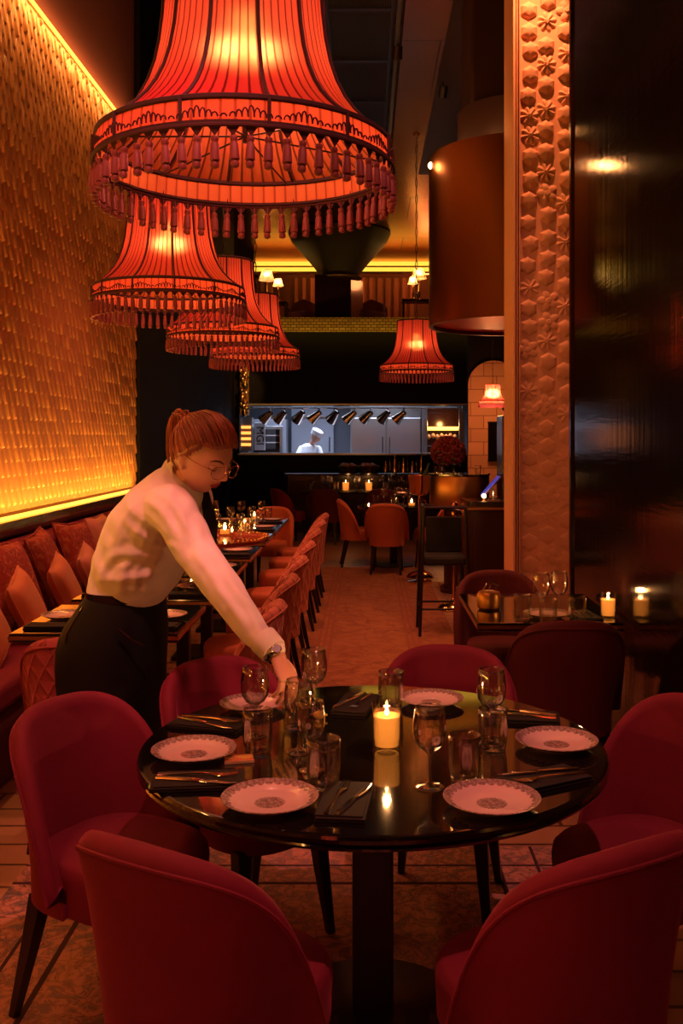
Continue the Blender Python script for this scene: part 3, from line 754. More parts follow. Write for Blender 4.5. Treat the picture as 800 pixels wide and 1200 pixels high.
for lab, x, y in (('second tasselled red pendant, directly behind the largest one', -1.165, 5.77), ('third tasselled red pendant in the row over the wall tables', -1.15, 7.85), ('fourth and farthest tasselled red pendant of the row over the wall tables', -1.11, 9.75)):
    make_pendant(lab, (x, y, LZ), tassels=(y < 8), power=24, ceil=7.6)
make_pendant('red bell pendant hanging on a chain in front of the kitchen pass', (.62, 11.8, 2.39), tassels=False, power=22)
make_pendant('red pendant half hidden behind the left edge of the sandstone arch', (1.90, 13.25, 2.42), tassels=False, power=14)
make_pendant('tiny red fringed pendant in front of the sandstone arch', (1.18, 9.0, 1.90), tassels=False, power=22, scale=.29)
# added pendants, out of view behind the camera, light the front chair backs
make_pendant('added tasselled fill pendant, unseen behind the camera near the lacquer wall', (.55, -.9, 2.75), tassels=False, power=105)
make_pendant('added tasselled fill pendant, unseen behind the camera on the banquette side', (-1.15, -.6, 2.75), tassels=False, power=105)

# ------------------------------------------------------------------ chairs
def chair_parts(t, vel, inner=None, zt=.83, A=1.62, rx=.205, ry=.225, seatm=None, pip=None, legm='legwood', wing=.47):
    n = 40; outer = []; uvs = []
    mb = MB(); rs = []; top = []
    for i in range(n + 1):
        th = -A + 2 * A * i / n; s = abs(th) / A
        h = zt - (zt - wing) * (s ** 3.4) - .05 * s * s
        tk = .055 * (1 - .25 * s)
        lp = []
        k = 2.6
        def rad(th, ex):
            c, sn = math.cos(th), math.sin(th)
            return 1 / ((abs(sn) / (rx + ex)) ** k + (abs(c) / (ry + ex)) ** k) ** (1 / k)
        prof = [(0, .33), (.002, .42)] + [(.002 + .05 * q ** 1.3, .42 + (h - .035 - .42) * q) for q in (.25, .5, .75, 1)]
        ro = rad(th, 0)
        ends = prof[-1][0]
        topc = [(ends - .003, h - .016), (ends - .014, h - .004), (ends - tk * .5, h), (ends - tk + .014, h - .004), (ends - tk + .003, h - .016)]
        inn = [(ends - tk - .045 * (1 - q), .40 + (h - .035 - .40) * q) for q in (1, .75, .5, .25, 0)] + [(-.05, .34)]
        for e, z in prof + topc + inn:
            r = ro + e
            lp.append((r * math.sin(th), -r * math.cos(th), z)); uvs.append((th * .27, z))
        rs.append(lp); top.append(((ro + ends + .001) * math.sin(th), -(ro + ends + .001) * math.cos(th), h - .03))
    mb.rings(rs)
    mb.build('backrest', vel, t, uv=uvs, angle=60)
    MB().tube(top, .0045, 6).build('piping', pip or vel, t)
    # seat
    def sring(sc, z):
        out = []
        for j in range(40):
            a = 2 * PI * j / 40; k = 2.7
            x = math.copysign(abs(math.cos(a)) ** (2 / k), math.cos(a)) * .192 * sc
            y = math.copysign(abs(math.sin(a)) ** (2 / k), math.sin(a)) * .22 * sc + .02
            out.append((x, y, z))
        return out
    MB().rings([sring(.97, .33), sring(1.0, .345), sring(1.01, .40), sring(1.02, .43), sring(1.0, .455), sring(.94, .468), sring(.6, .476), sring(.2, .478)]).build('seat', seatm or inner or vel, t, angle=60)
    for sx, sy in ((-1, 1), (1, 1), (-1, -1), (1, -1)):
        x0, y0 = sx * .145, sy * .155 + .01
        x1, y1 = sx * .175, sy * .19 + (.01 if sy > 0 else -.03)
        lg = []
        for z, w, q in ((.345, .024, 0), (.2, .019, .4), (0.0, .012, 1)):
            cx, cy = x0 + (x1 - x0) * q, y0 + (y1 - y0) * q
            lg.append([(cx - w, cy - w, z), (cx + w, cy - w, z), (cx + w, cy + w, z), (cx - w, cy + w, z)])
        MB().rings(lg[::-1]).build('leg', legm, t, smooth=False, bevel=.003)
TC = Vector((.02, 2.636, 0))
def chair(label, bx, by, tx=None, ty=None, vel='velvet', name='dining_chair', group=None, first=None, back=.26, **k):
    """bx,by = place of the back's outer middle, tx,ty = what it faces"""
    d = Vector((tx - bx, ty - by)).normalized(); loc = (bx + d.x * back, by + d.y * back, 0); rz = face(d.x, d.y)
    if first is not None: return dup(first, loc, rz, label, group)
    t = thing(name, label, 'chair', loc, rz, group); chair_parts(t, vel, **k); return t
g = 'crimson velvet chairs around the round table'
c0 = chair('crimson velvet tub chair seen from behind at the front left of the round table', -.43, 1.79, -.43 + .50, 1.79 + .86, group=g)
chair('crimson velvet tub chair seen from behind at the front right of the round table', .51, 1.79, .51 - .50, 1.79 + .86, group=g, first=c0)
chair('crimson velvet chair at the left side of the round table, its seat showing', -.90, 2.82, -.90 + .80, 2.82 - .50, group=g, first=c0)
chair('crimson velvet chair at the right side of the round table, cut by the picture edge', .99, 2.80, .99 - .80, 2.80 - .45, group=g, first=c0)
chair('crimson velvet chair between the waitress and the round table', -.55, 3.32, TC.x + .05, TC.y, group=g, first=c0)
chair('crimson velvet chair on the far side of the round table, right of the candle', .31, 3.53, TC.x + .1, TC.y, group=g, first=c0)
d0 = chair('dark red velvet chair seen from behind before the small wall table', .86, 4.0, .86, 4.8, vel='redvelvet', group='dark red chairs at the small wall table')
chair('dark red velvet chair behind the small wall table next to the relief pillar', .74, 5.56, .76, 4.7, vel='redvelvet', group='dark red chairs at the small wall table', first=d0)
# quilted chairs of the wall tables
YS = [4.49, 5.36, 6.2, 7.1, 8.1, 8.95, 9.75]
ordw = ['first', 'second', 'third', 'fourth', 'fifth', 'sixth', 'seventh']
q0 = None
for i, y in enumerate(YS):
    lab = 'rose quilted velvet chair on the aisle, ' + ordw[i] + ' from the camera in the row'
    q = chair(lab, -.385, y, -1.2, y, vel='rosequilt', seatm='orangevelvet', name='quilted_chair', group='quilted aisle chairs', first=q0)
    if q0 is None: q0 = q
chair('quilted wine red chair at the near end of the wall tables, left of the waitress', -1.10, 3.66, -1.12, 4.6, vel='darkquilt', seatm='velvet', name='quilted_chair')
chair('orange chair at the far end of the wall tables beyond the candles', -1.0, 10.7, -1.1, 10.0, vel='orangevelvet', name='tub_chair')

# ------------------------------------------------------------------ banquette and cushions
t = thing('banquette', 'long dark red upholstered banquette along the gilded wall', 'banquette', (0, 0, 0))
MB().b2(-2.30, -1.64, 4.0, 9.8, .0, .34).build('base', 'redvelvet', t, smooth=False, bevel=.01)
MB().b2(-2.20, -1.62, 3.98, 9.82, .345, .47).build('seat', 'velvet', t, smooth=True, bevel=.035)
mb = MB()
for k in range(8):
    y0 = 3.98 + k * .73
    mb.b2(-2.32, -2.14, y0, y0 + .725, .47, .93)
mb.build('backrest', 'velvet', t, bevel=.04)
def cushion(name, lab, m, x, y, z, s, rx, rz, roll=0, thick=.075, grp=None):
    n = 16; vs = []; fs = []
    for sd in (1, -1):
        for i in range(n + 1):
            for j in range(n + 1):
                u, v = i / n * 2 - 1, j / n * 2 - 1
                e = max(0, (1 - u ** 4)) * max(0, (1 - v ** 4))
                p = 1 - .10 * (1 - abs(u)) ** 1 * (abs(v) ** 3); q = 1 - .10 * (1 - abs(v)) ** 1 * (abs(u) ** 3)
                vs.append((u * s / 2 * q, v * s / 2 * p, sd * (thick * e ** .6 + .002)))
    k = (n + 1) ** 2
    for sd in (0, 1):
        for i in range(n):
            for j in range(n):
                f = (i * (n + 1) + j, i * (n + 1) + j + 1, (i + 1) * (n + 1) + j + 1, (i + 1) * (n + 1) + j)
                f = tuple(a + sd * k for a in f)
                fs.append(f if sd else f[::-1])
    mb = MB(); mb.add(vs, fs)
    o = mb.build(name, m, angle=0)
    ed = [(u * s / 2, v * s / 2, 0) for u, v in [(-1, -1), (-.5, -.97), (0, -.94), (.5, -.97), (1, -1), (.97, -.5), (.94, 0), (.97, .5), (1, 1), (.5, .97), (0, .94), (-.5, .97), (-1, 1), (-.97, .5), (-.94, 0), (-.97, -.5)]]
    MB().tube(ed, .006, 6, closed=True).build('piping', m, o)
    Rm = Matrix.Rotation(rz, 4, 'Z') @ Matrix.Rotation(rx, 4, 'Y') @ Matrix.Rotation(roll, 4, 'Z')
    o.matrix_world = Matrix.Translation((x, y, z)) @ Rm
    tag(o, lab, 'cushion', grp)
LB = 'brocade cushions along the banquette'
for i, (y, tilt, w) in enumerate(((5.0, .1, 'brocade cushion cut by the left edge of the picture'), (5.62, -.05, 'large red brocade cushion behind the nearest full rust cushion'), (6.25, .12, 'large red brocade cushion behind the second rust cushion'), (6.95, -.1, 'brocade cushion right of the second rust cushion, behind the pink one'))):
    cushion('cushion', w, 'cushp', -2.04, y, .735, .52, math.radians(68), tilt, math.radians(4 * (-1) ** i), grp=LB)
for i, y in enumerate((7.6, 8.25, 8.9)):
    cushion('cushion', ['pinkish brocade cushion just left of the waitress shoulder', 'brocade cushion on the banquette behind the waitress', 'farthest brocade cushion on the banquette behind the waitress'][i], 'cushpink' if i == 0 else 'cushp', -2.04, y, .735, .5, math.radians(70), 0, 0, grp=LB)
for i, (y, w, m) in enumerate(((4.78, 'rust cushion sliced by the left picture edge above the banquette', 'cusho'), (5.34, 'rust satin cushion standing in front of the large brocade one', 'cusho'), (6.02, 'rust satin cushion in the middle of the banquette', 'cusho'), (6.62, 'dusty pink satin cushion beside the waitress waist', 'cushpink'))):
    cushion('small_cushion', w, m, -1.86, y, .655, .37, math.radians(68), .1, math.radians(14), .06, grp='small plain cushions')

# ------------------------------------------------------------------ tables
t = thing('round_table', 'round black lacquered dining table laid for six in the foreground', 'table', (TC.x, TC.y, 0))
RT = .625
MB().lathe([(.001, .712), (RT - .03, .712), (RT - .008, .716), (RT - .002, .724), (RT - .006, .729), (RT - .001, .733), (RT, .742), (RT - .004, .748), (RT - .012, .75), (RT - .013, .75), (RT - .02, .75), (.001, .75)], 128).build('table_top', 'lacquer', t, angle=35)
MB().lathe([(.001, .705), (RT - .055, .705), (RT - .055, .712), (.001, .712)], 96).build('apron', 'legwood', t, angle=35)
MB().b2(-.055, .055, -.055, .055, .035, .705).build('pedestal', 'legwood', t, smooth=False, bevel=.006)
MB().lathe([(.001, 0), (.28, 0), (.285, .012), (.27, .022), (.10, .032), (.08, .04), (.001, .04)], 64).build('base', 'legwood', t)
def sq_table(lab, x, y, w, l, group=None, base='legwood', first=None):
    if first is not None: return dup(first, (x, y, 0), 0, lab, group)
    t = thing('square_table', lab, 'table', (x, y, 0), 0, group)
    MB().b2(-w / 2, w / 2, -l / 2, l / 2, .71, .75).build('table_top', 'lacquer', t, smooth=False, bevel=.006)
    e = MB()
    for sx in (-1, 1): e.b2(sx * w / 2 - .003, sx * w / 2 + .003, -l / 2, l / 2, .722, .738)
    for sy in (-1, 1): e.b2(-w / 2, w / 2, sy * l / 2 - .003, sy * l / 2 + .003, .722, .738)
    e.build('edge_inlay', 'brass', t, smooth=False)
    MB().b2(-.04, .04, -.04, .04, .03, .71).build('pedestal', 'legwood', t, smooth=False, bevel=.004)
    MB().b2(-.22, .22, -.22, .22, 0, .03).build('base', 'legwood', t, smooth=False, bevel=.006)
    return t
s0 = None
for i, y in enumerate(YS):
    s = sq_table('black lacquered square table beside the banquette, ' + ordw[i] + ' from the camera', -1.16, y, .72, .72, 'square tables along the banquette', first=s0)
    if s0 is None: s0 = s
sq_table('small black table with glasses and candle against the lacquer wall', .835, 4.78, .66, .82)

# ------------------------------------------------------------------ tableware prototypes
def wine_glass(lab, x, y, z=.75, s=1, group=None, m='glass'):
    t = thing('wine_glass', lab, 'glass', (x, y, z), 0, group)
    th = .0012 * 1.2
    outer = [(.001, 0), (.034, 0), (.035, .0015), (.030, .004), (.012, .008), (.0055, .014), (.0042, .03), (.0042, .06), (.0055, .078), (.012, .086), (.026, .096), (.036, .112), (.040, .132), (.0395, .155), (.036, .178), (.0335, .192)]
    inner = [(.0325, .192), (.0348, .178), (.0383, .155), (.0388, .132), (.0348, .113), (.025, .098), (.011, .089), (.001, .087)]
    o = MB().lathe([(r * s, z_ * s) for r, z_ in outer + inner], 40).build('bowl_and_stem', m, t, angle=180)
    return t
def tumbler(lab, x, y, z=.75, s=1, group=None, m='glass', h=.112):
    t = thing('tumbler', lab, 'glass', (x, y, z), 0, group)
    n = 24; rs = []
    prof = [(.001, 0), (.030, 0), (.0325, .003), (.0345, .02), (.037, .05), (.0385, h - .02), (.039, h), (.0375, h), (.0365, h - .02), (.034, .05), (.030, .022), (.028, .015), (.001, .013)]
    for r, z_ in prof:
        rs.append([((r + (.0016 * math.cos(10 * 2 * PI * k / 60) if .01 < z_ < h - .03 and r > .02 else 0)) * s * math.cos(2 * PI * k / 60), (r + (.0016 * math.cos(10 * 2 * PI * k / 60) if .01 < z_ < h - .03 and r > .02 else 0)) * s * math.sin(2 * PI * k / 60), z_ * s) for k in range(60)])
    MB().rings(rs, cap=False).build('glass_body', m, t, angle=180)
    return t
def plate(lab, x, y, z=.75, s=1, group=None):
    o = MB().lathe([(.001, 0), (.058, 0), (.060, .003), (.075, .008), (.108, .0235), (.110, .0245), (.1095, .0262), (.106, .0258), (.076, .0115), (.070, .0085), (.001, .0075)], 72).build('plate', 'plate')
    o.scale = (s, s, s * .95)
    return tag(o, lab, 'plate', group, (x, y, z))
def napkin(lab, x, y, rz, z=.75, w=.11, l=.22, group=None):
    mb = MB()
    mb.box((0, 0, .0025), (w, l, .005)).box((.001, -.002, .0075), (w * .985, l * .985, .004)).box((-.003, .004, .0115), (w * .96, l * .96, .003))
    o = mb.build('napkin', 'napkin', smooth=False, bevel=.0015)
    return tag(o, lab, 'napkin', group, (x, y, z + .0005), rz)
def bar(pts, w, th):
    rs = []
    for (x, y, z), wi in zip(pts, w):
        rs.append([(x - wi, y, z - th), (x + wi, y, z - th), (x + wi * .8, y, z + th), (x - wi * .8, y, z + th)])
    return rs
def fork(lab, x, y, rz, z, group=None):
    mb = MB()
    mb.rings(bar([(0, -.10, .002), (0, -.06, .003), (0, 0, .006), (0, .03, .005), (0, .045, .003), (0, .055, .0025)], [.0065, .005, .0028, .003, .010, .0115], .0012))
    for k in range(4):
        xx = -.009 + k * .006
        mb.rings(bar([(xx, .054, .0025), (xx, .075, .004), (xx * .9, .095, .008)], [.002, .0017, .0009], .0008))
    o = mb.build('fork', 'steelp'); return tag(o, lab, 'fork', group, (x, y, z), rz)
def knife(lab, x, y, rz, z, group=None):
    t = thing('table_knife', lab, 'knife', (x, y, z), rz, group)
    MB().rings(bar([(0, -.10, .003), (0, -.05, .004), (0, 0, .004), (0, .01, .003)], [.006, .007, .0045, .004], .0022)).build('handle', 'steelp', t)
    MB().rings(bar([(0, .01, .003), (.001, .03, .003), (.001, .08, .003), (-.002, .105, .003)], [.006, .0085, .008, .001], .0006)).build('blade', 'steelp', t)
    return t
def candle(lab, x, y, z=.75, s=1, power=1.2, h=.118, group=None):
    t = thing('candle_glass', lab, 'candle', (x, y, z), 0, group)
    MB().lathe([(.001, 0), (.033 * s, 0), (.035 * s, .004), (.0335 * s, .03), (.0345 * s, .07), (.0385 * s, h * s), (.0373 * s, h * s), (.0330 * s, .07), (.032 * s, .03), (.031 * s, .012), (.001, .010)], 40).build('glass_holder', 'tglass', t)
    w = .985 * s
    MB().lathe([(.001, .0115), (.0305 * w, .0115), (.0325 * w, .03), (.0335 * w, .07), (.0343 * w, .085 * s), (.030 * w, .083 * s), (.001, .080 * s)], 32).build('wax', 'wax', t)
    MB().tube([(0, 0, .079 * s), (0, 0, .088 * s)], .001, 6).build('wick', 'iris', t)
    MB().lathe([(.001, .084 * s), (.005, .089 * s), (.0055, .093 * s), (.0025, .102 * s), (.0005, .108 * s)], 10).build('flame', 'flame', t)
    light('POINT', 'flame_light', (0, 0, .128 * s), power, (1, .42, .13), .008, parent=t)
    return t
def tealight(lab, x, y, z=.75, s=1, power=.5, group=None):
    t = thing('tealight_glass', lab, 'candle', (x, y, z), 0, group)
    MB().lathe([(.001, 0), (.03 * s, 0), (.036 * s, .02 * s), (.038 * s, .05 * s), (.034 * s, .075 * s), (.033 * s, .075 * s), (.036 * s, .05 * s), (.033 * s, .02 * s), (.001, .008 * s)], 24).build('glass_holder', 'tglass', t)
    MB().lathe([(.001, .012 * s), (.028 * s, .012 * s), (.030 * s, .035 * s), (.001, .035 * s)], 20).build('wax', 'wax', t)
    MB().ball((0, 0, .050 * s), .009 * s, 10, 6, (1, 1, 1.7)).build('flame', 'flame', t)
    light('POINT', 'flame_light', (0, 0, .062 * s), power, (1, .45, .15), .008, parent=t)
    return t

# ---- foreground table
PW = [(-.445, 2.52, 'patterned white plate at the left of the round table'), (-.215, 2.185, 'patterned white plate at the front left of the round table, before the tumblers'),
      (.284, 2.18, 'patterned white plate at the front right of the round table'), (.512, 2.60, 'patterned white plate at the right end of the round table'),
      (.205, 3.02, 'patterned white plate at the back of the round table behind the candle'), (-.345, 2.97, 'patterned white plate at the back left beneath the waitress hand')]
for x, y, l in PW: plate(l, x, y, .7502, 1 if y < 2.9 else .92)
ZT = .7502
wine_glass('stemmed glass standing alone right of the candle', .152, 2.30, ZT)
tumbler('faceted tumbler between the lone stemmed glass and the front right plate', .24, 2.345, ZT)
wine_glass('stemmed glass behind the tumbler near the right end of the table', .345, 2.66, ZT, 1.02)
tumbler('tumbler in front of the stemmed glass near the right plate', .338, 2.57, ZT)
wine_glass('stemmed glass just left of the hand, behind a tumbler', -.307, 2.70, ZT)
tumbler('tumbler right of the left plate, in front of a stemmed glass', -.283, 2.55, ZT, 1.02)
wine_glass('rearmost stemmed glass on the table, right of the wrist', -.155, 2.93, ZT)
wine_glass('stemmed glass whose rim the waitress is holding', -.175, 2.56, ZT)
tumbler('tumbler behind the front left plate, nearest the fork', -.100, 2.30, ZT, 1.04)
tumbler('tumbler behind the candle in front of the rear plate', .078, 2.98, ZT)
tumbler('tumbler half hidden behind the held stemmed glass', -.20, 2.78, ZT)
wine_glass('stemmed glass half hidden behind the tumbler nearest the fork', -.135, 2.42, ZT, .9)
candle('lit pillar candle in a flared glass at the centre of the round table', .057, 2.585, ZT, 1.06, 3.0)
def setting(nx, ny, rz, lab, two=True):
    napkin('dark napkin under cutlery, ' + lab, nx, ny, rz)
    R = Matrix.Rotation(rz, 3, 'Z'); a = R @ Vector((-.018, .0, 0)); b = R @ Vector((.022, -.005, 0))
    fork('silver fork on the napkin ' + lab, nx + a.x, ny + a.y, rz - .12, .7642)
    if two: knife('silver knife on the napkin ' + lab, nx + b.x, ny + b.y, rz - .3, .7642)
setting(-.045, 2.195, .0 - .1, 'in front of the candle')
setting(-.40, 2.325, -PI / 2 + .1, 'before the left plate')
setting(.43, 2.34, PI / 2 + .5, 'between the two right plates')
setting(.46, 2.86, PI / 2 - .15, 'behind the right end plate')
setting(-.45, 2.79, -PI / 2 - .3, 'behind the left plate')
setting(-.03, 3.00, PI - .2, 'left of the rear plate')
o = MB().box((0, 0, .004), (.075, .05, .008)).build('matchbox', brick_mat('printed_card', (.6, .35, .05), (.45, .03, .03), (.7, .5, .3), 30), smooth=False, bevel=.001)
tag(o, 'small printed yellow and red card box beside the left plate', 'box', None, (-.325, 2.49, ZT), .2)
o = MB().ball((0, 0, .012), .016, 14, 8, (1.2, .9, .75)).tube([(.017, 0, .012), (.023, 0, .012)], .003, 6).build('lemon', 'lemon')
tag(o, 'tiny yellow lemon on the table behind the held glass', 'lemon', None, (-.135, 2.86, ZT))

# ---- small wall table
candle('lit pillar candle in a glass beside the lacquer wall', 1.125, 4.50, ZT, 1, 1.6)
for i, (px, py, k, l) in enumerate(((612, 727, 't', 'square tumbler at the left of the glasses on the wall table'), (634, 722, 'w', 'left stemmed glass on the wall table'), (655, 720, 'w', 'right stemmed glass on the wall table'), (676, 729, 't', 'slim tumbler at the right of the glasses on the wall table'), (642, 733, 't', 'low tumbler in front of the stemmed glasses on the wall table'))):
    x, y = T(px, py)
    (tumbler if k == 't' else wine_glass)(l, x, y, ZT, 1.05, m='tglass')
x, y = T(655, 731, .775); plate('plate on the wall table behind the dark chair', x, 4.5, ZT)
napkin('dark napkin on the wall table beside the candle', 1.02, 4.52, 0.1, ZT)
fork('fork on the wall table napkin beside the candle', 1.0, 4.53, .1, .7645); knife('knife on the wall table napkin beside the candle', 1.035, 4.53, 0, .7645)
t = thing('ice_bucket', 'small dark lidded pot with bent tongs on the wall table', 'pot', (.60, 4.72, ZT))
MB().lathe([(.001, 0), (.045, 0), (.055, .01), (.058, .07), (.05, .085), (.03, .09), (.001, .092)], 24).build('pot', 'brass', t)
MB().tube([(-.03, 0, .09), (-.01, 0, .12), (.02, .0, .13), (.045, 0, .115)], .004).tube([(.0, .01, .09), (.01, .01, .115), (.04, .01, .10)], .003).build('tongs', 'chrome', t)

# ---- banquette tables
tw, tu, pl, tl = [], [], [], []
for i, y in enumerate(YS):
    n = 'the ' + ordw[i] + ' banquette table'
    plate('plate on the wall side of ' + n, -1.38, y - .02, ZT, 1, 'plates on the banquette tables')
    plate('plate on the aisle side of ' + n, -.93, y - .02, ZT, 1, 'plates on the banquette tables')
    napkin('folded napkin at the near wall corner of ' + n, -1.38, y - .22, PI / 2, ZT, group='napkins on the banquette tables')
    napkin('folded napkin at the near aisle corner of ' + n, -.93, y - .22, PI / 2, ZT, group='napkins on the banquette tables')
    for k, (dx, dy, kind) in enumerate(((-.10, .12, 'w'), (.10, .14, 'w'), (-.02, .22, 't'), (.16, .25, 't'))):
        if i == 1 and k in (1, 3): continue
        f = wine_glass if kind == 'w' else tumbler
        f(['left stemmed glass', 'right stemmed glass', 'left tumbler', 'right tumbler'][k] + ' on ' + n, -1.16 + dx, y + dy, ZT, 1, 'glasses on the banquette tables', 'tglass')
    tealight('lit tealight glass on ' + n, -1.12 if i != 0 else -1.03, y + .05, ZT, 1.15, .55, 'tealights on the banquette tables')
t = thing('serving_tray', 'large round beaded tray raised on a foot over the second banquette table', 'tray', (-.90, 5.42, ZT))
MB().lathe([(.001, 0), (.085, 0), (.085, .012), (.02, .03), (.02, .23), (.06, .25), (.001, .25)], 32).build('foot', 'legwood', t)
MB().lathe([(.001, .25), (.34, .25), (.36, .258), (.362, .275), (.35, .275), (.345, .262), (.001, .262)], 72).build('tray_top', mat('red_lacquered_tray', (.35, .04, .02), .25, coat=.5), t)
mb = MB()
for k in range(72):
    a = 2 * PI * k / 72; mb.ball((.356 * math.cos(a), .356 * math.sin(a), .281), .0095, 8, 5)
mb.build('beading', 'brassp', t)
wine_glass('large balloon glass standing on the raised tray', -.86, 5.40, ZT + .263, 1.15, m='tglass')
tumbler('tumbler on the raised tray behind the balloon glass', -.74, 5.55, ZT + .263, 1, m='tglass')
tealight('lit tealight at the back of the raised tray', -.82, 5.66, ZT + .263, 1, .3)

# ------------------------------------------------------------------ middle distance
def round_tab(lab, x, y, r, cat='table', h=.75):
    t = thing('round_table', lab, cat, (x, y, 0))
    MB().lathe([(.001, h - .035), (r - .01, h - .035), (r, h - .028), (r, h - .006), (r - .006, h), (.001, h)], 48).build('table_top', 'lacquer', t, angle=35)
    MB().lathe([(.05, .03), (.05, h - .035)], 24).build('pedestal', 'legwood', t)
    MB().lathe([(.001, 0), (.24, 0), (.24, .02), (.06, .035), (.001, .035)], 32).build('base', 'legwood', t)
round_tab('black round table beyond the aisle rug with orange chairs', .35, 12.0, .45)
o0 = chair('orange tub chair with its back to the camera beyond the aisle rug', .23, 11.12, .30, 12, vel='orangevelvet', name='tub_chair', group='orange chairs at the far round table')
chair('orange tub chair seen from its side at the left of the far round table', -.34, 12.0, .5, 12.05, vel='orangevelvet', first=o0, group='orange chairs at the far round table')
chair('orange tub chair at the right of the far round table beside the brass drum', 1.10, 11.9, .2, 12.1, vel='orangevelvet', first=o0, group='orange chairs at the far round table')
for i, (dx, dy, k) in enumerate(((-.12, -.1, 'w'), (.0, -.15, 't'), (.12, -.12, 'w'), (.2, 0, 'w'), (-.22, 0, 't'), (.05, .1, 'w'))):
    (wine_glass if k == 'w' else tumbler)(['left front stemmed glass', 'front tumbler', 'right front stemmed glass', 'rightmost stemmed glass', 'leftmost tumbler', 'rear stemmed glass'][i] + ' on the far round table with orange chairs', .35 + dx, 12 + dy, ZT, 1.15, 'glasses on the far round table', 'tglass')
tealight('lit tealight at the right edge of the far round table', .56, 11.75, ZT, 1.3, .6)
# rear long table
t = thing('long_table', 'long dark table with two candles in front of the kitchen pass', 'table', (-.15, 15.3, 0))
MB().b2(-.85, .95, -.4, .4, .71, .75).build('table_top', 'lacquer', t, smooth=False, bevel=.008)
for sx in (-.75, .85):
    for sy in (-.33, .33): MB().b2(sx - .025, sx + .025, sy - .025, sy + .025, 0, .71).build('leg', 'legwood', t, smooth=False)
r0 = chair('dark red chair at the left end of the long rear table', -1.38, 14.55, -.4, 15.1, vel='velvet', group='dark chairs at the long rear table')
chair('dark red chair at the front of the long rear table, left of the others there', -.62, 14.3, -.55, 15.3, vel='redvelvet', group='dark chairs at the long rear table')
chair('dark red chair at the front of the long rear table, behind the orange chairs', .25, 14.3, .2, 15.3, vel='redvelvet', group='dark chairs at the long rear table')
candle('lit candle at the left of the long rear table', P(405, 0, 15.2).x, 15.15, ZT, 1.6, 1.5)
candle('lit candle at the right of the long rear table', P(432, 0, 15.2).x, 15.15, ZT, 1.6, 1.5)
for i, px in enumerate((364, 378, 386, 394, 418, 447, 452, 458, 470)):
    f = wine_glass if i % 3 else tumbler
    f(ordw[i % 7] + (' glass' if i < 7 else ' tall glass') + ' from the left on the long rear table', P(px, 0, 15.2).x, 15.15 + .1 * (i % 2), ZT, 1.35, 'glasses on the long rear table', 'tglass')
# service counter below the pass
t = thing('service_counter', 'dark service counter below the kitchen pass', 'counter', (.1, 16.5, 0))
MB().b2(-1.4, 1.7, -.25, .25, 0, .95).build('body', 'lacquer2', t, smooth=False); MB().b2(-1.45, 1.75, -.3, .3, .95, .99).build('worktop', 'lacquer', t, smooth=False, bevel=.005)
for k in range(4): MB().b2(-1.35 + k * .77, -.62 + k * .77, -.27, -.25, .06, .9).build('door', 'lacquer2', t, smooth=False, bevel=.006)
for i, px in enumerate((408, 432)):
    t = thing('bread_basket', ['left', 'right'][i] + ' bronze bowl of bread on the service counter', 'basket', (P(px, 0, 16.4).x, 16.4, .99))
    MB().lathe([(.001, 0), (.08, 0), (.17, .10), (.18, .12), (.165, .12), (.07, .015), (.001, .012)], 24).build('bowl', 'brass', t)
    mb = MB()
    for k in range(7): mb.ball((.09 * math.cos(k * .9), .09 * math.sin(k * .9), .11 + .02 * (k % 2)), .05, 10, 6, (1.2, .9, .8), Matrix.Rotation(k, 3, 'Z'))
    mb.build('bread', mat('bread_crust', (.4, .18, .07), .7), t)
for i in range(9):
    px = 452 + i * 5.2
    t = thing('bottle', ordw[i % 7] + (' bottle' if i < 7 else ' small bottle') + ' from the left at the right end of the service counter', 'bottle', (P(px, 0, 16.4).x, 16.4 + .08 * (i % 2), .99), 0, 'bottles on the service counter')
    h = .2 + .05 * (i % 3)
    MB().lathe([(.001, 0), (.035, 0), (.036, .01), (.036, h * .6), (.014, h * .8), (.013, h), (.001, h)], 16).build('body', 'lacquer' if i % 2 else 'brassp', t)
t = thing('champagne_bucket', 'brass champagne bucket with a bottle left of the roses', 'bucket', (P(491, 0, 10.6).x, 10.6, 0))
MB().lathe([(.001, 0), (.14, 0), (.14, .02), (.02, .04), (.015, .95), (.09, .97), (.001, .97)], 24).build('stand', 'brassp', t)
MB().lathe([(.001, .97), (.08, .97), (.105, 1.0), (.125, 1.17), (.13, 1.175), (.118, 1.17), (.09, 1.0), (.001, .99)], 28).build('bucket', 'brassp', t)
MB().lathe([(.001, 0), (.04, 0), (.04, .16), (.014, .24), (.016, .30), (.001, .30)], 16, c=(.02, 0, 1.02), R=Matrix.Rotation(.3, 3, 'Y')).build('bottle_neck', 'leaf', t)
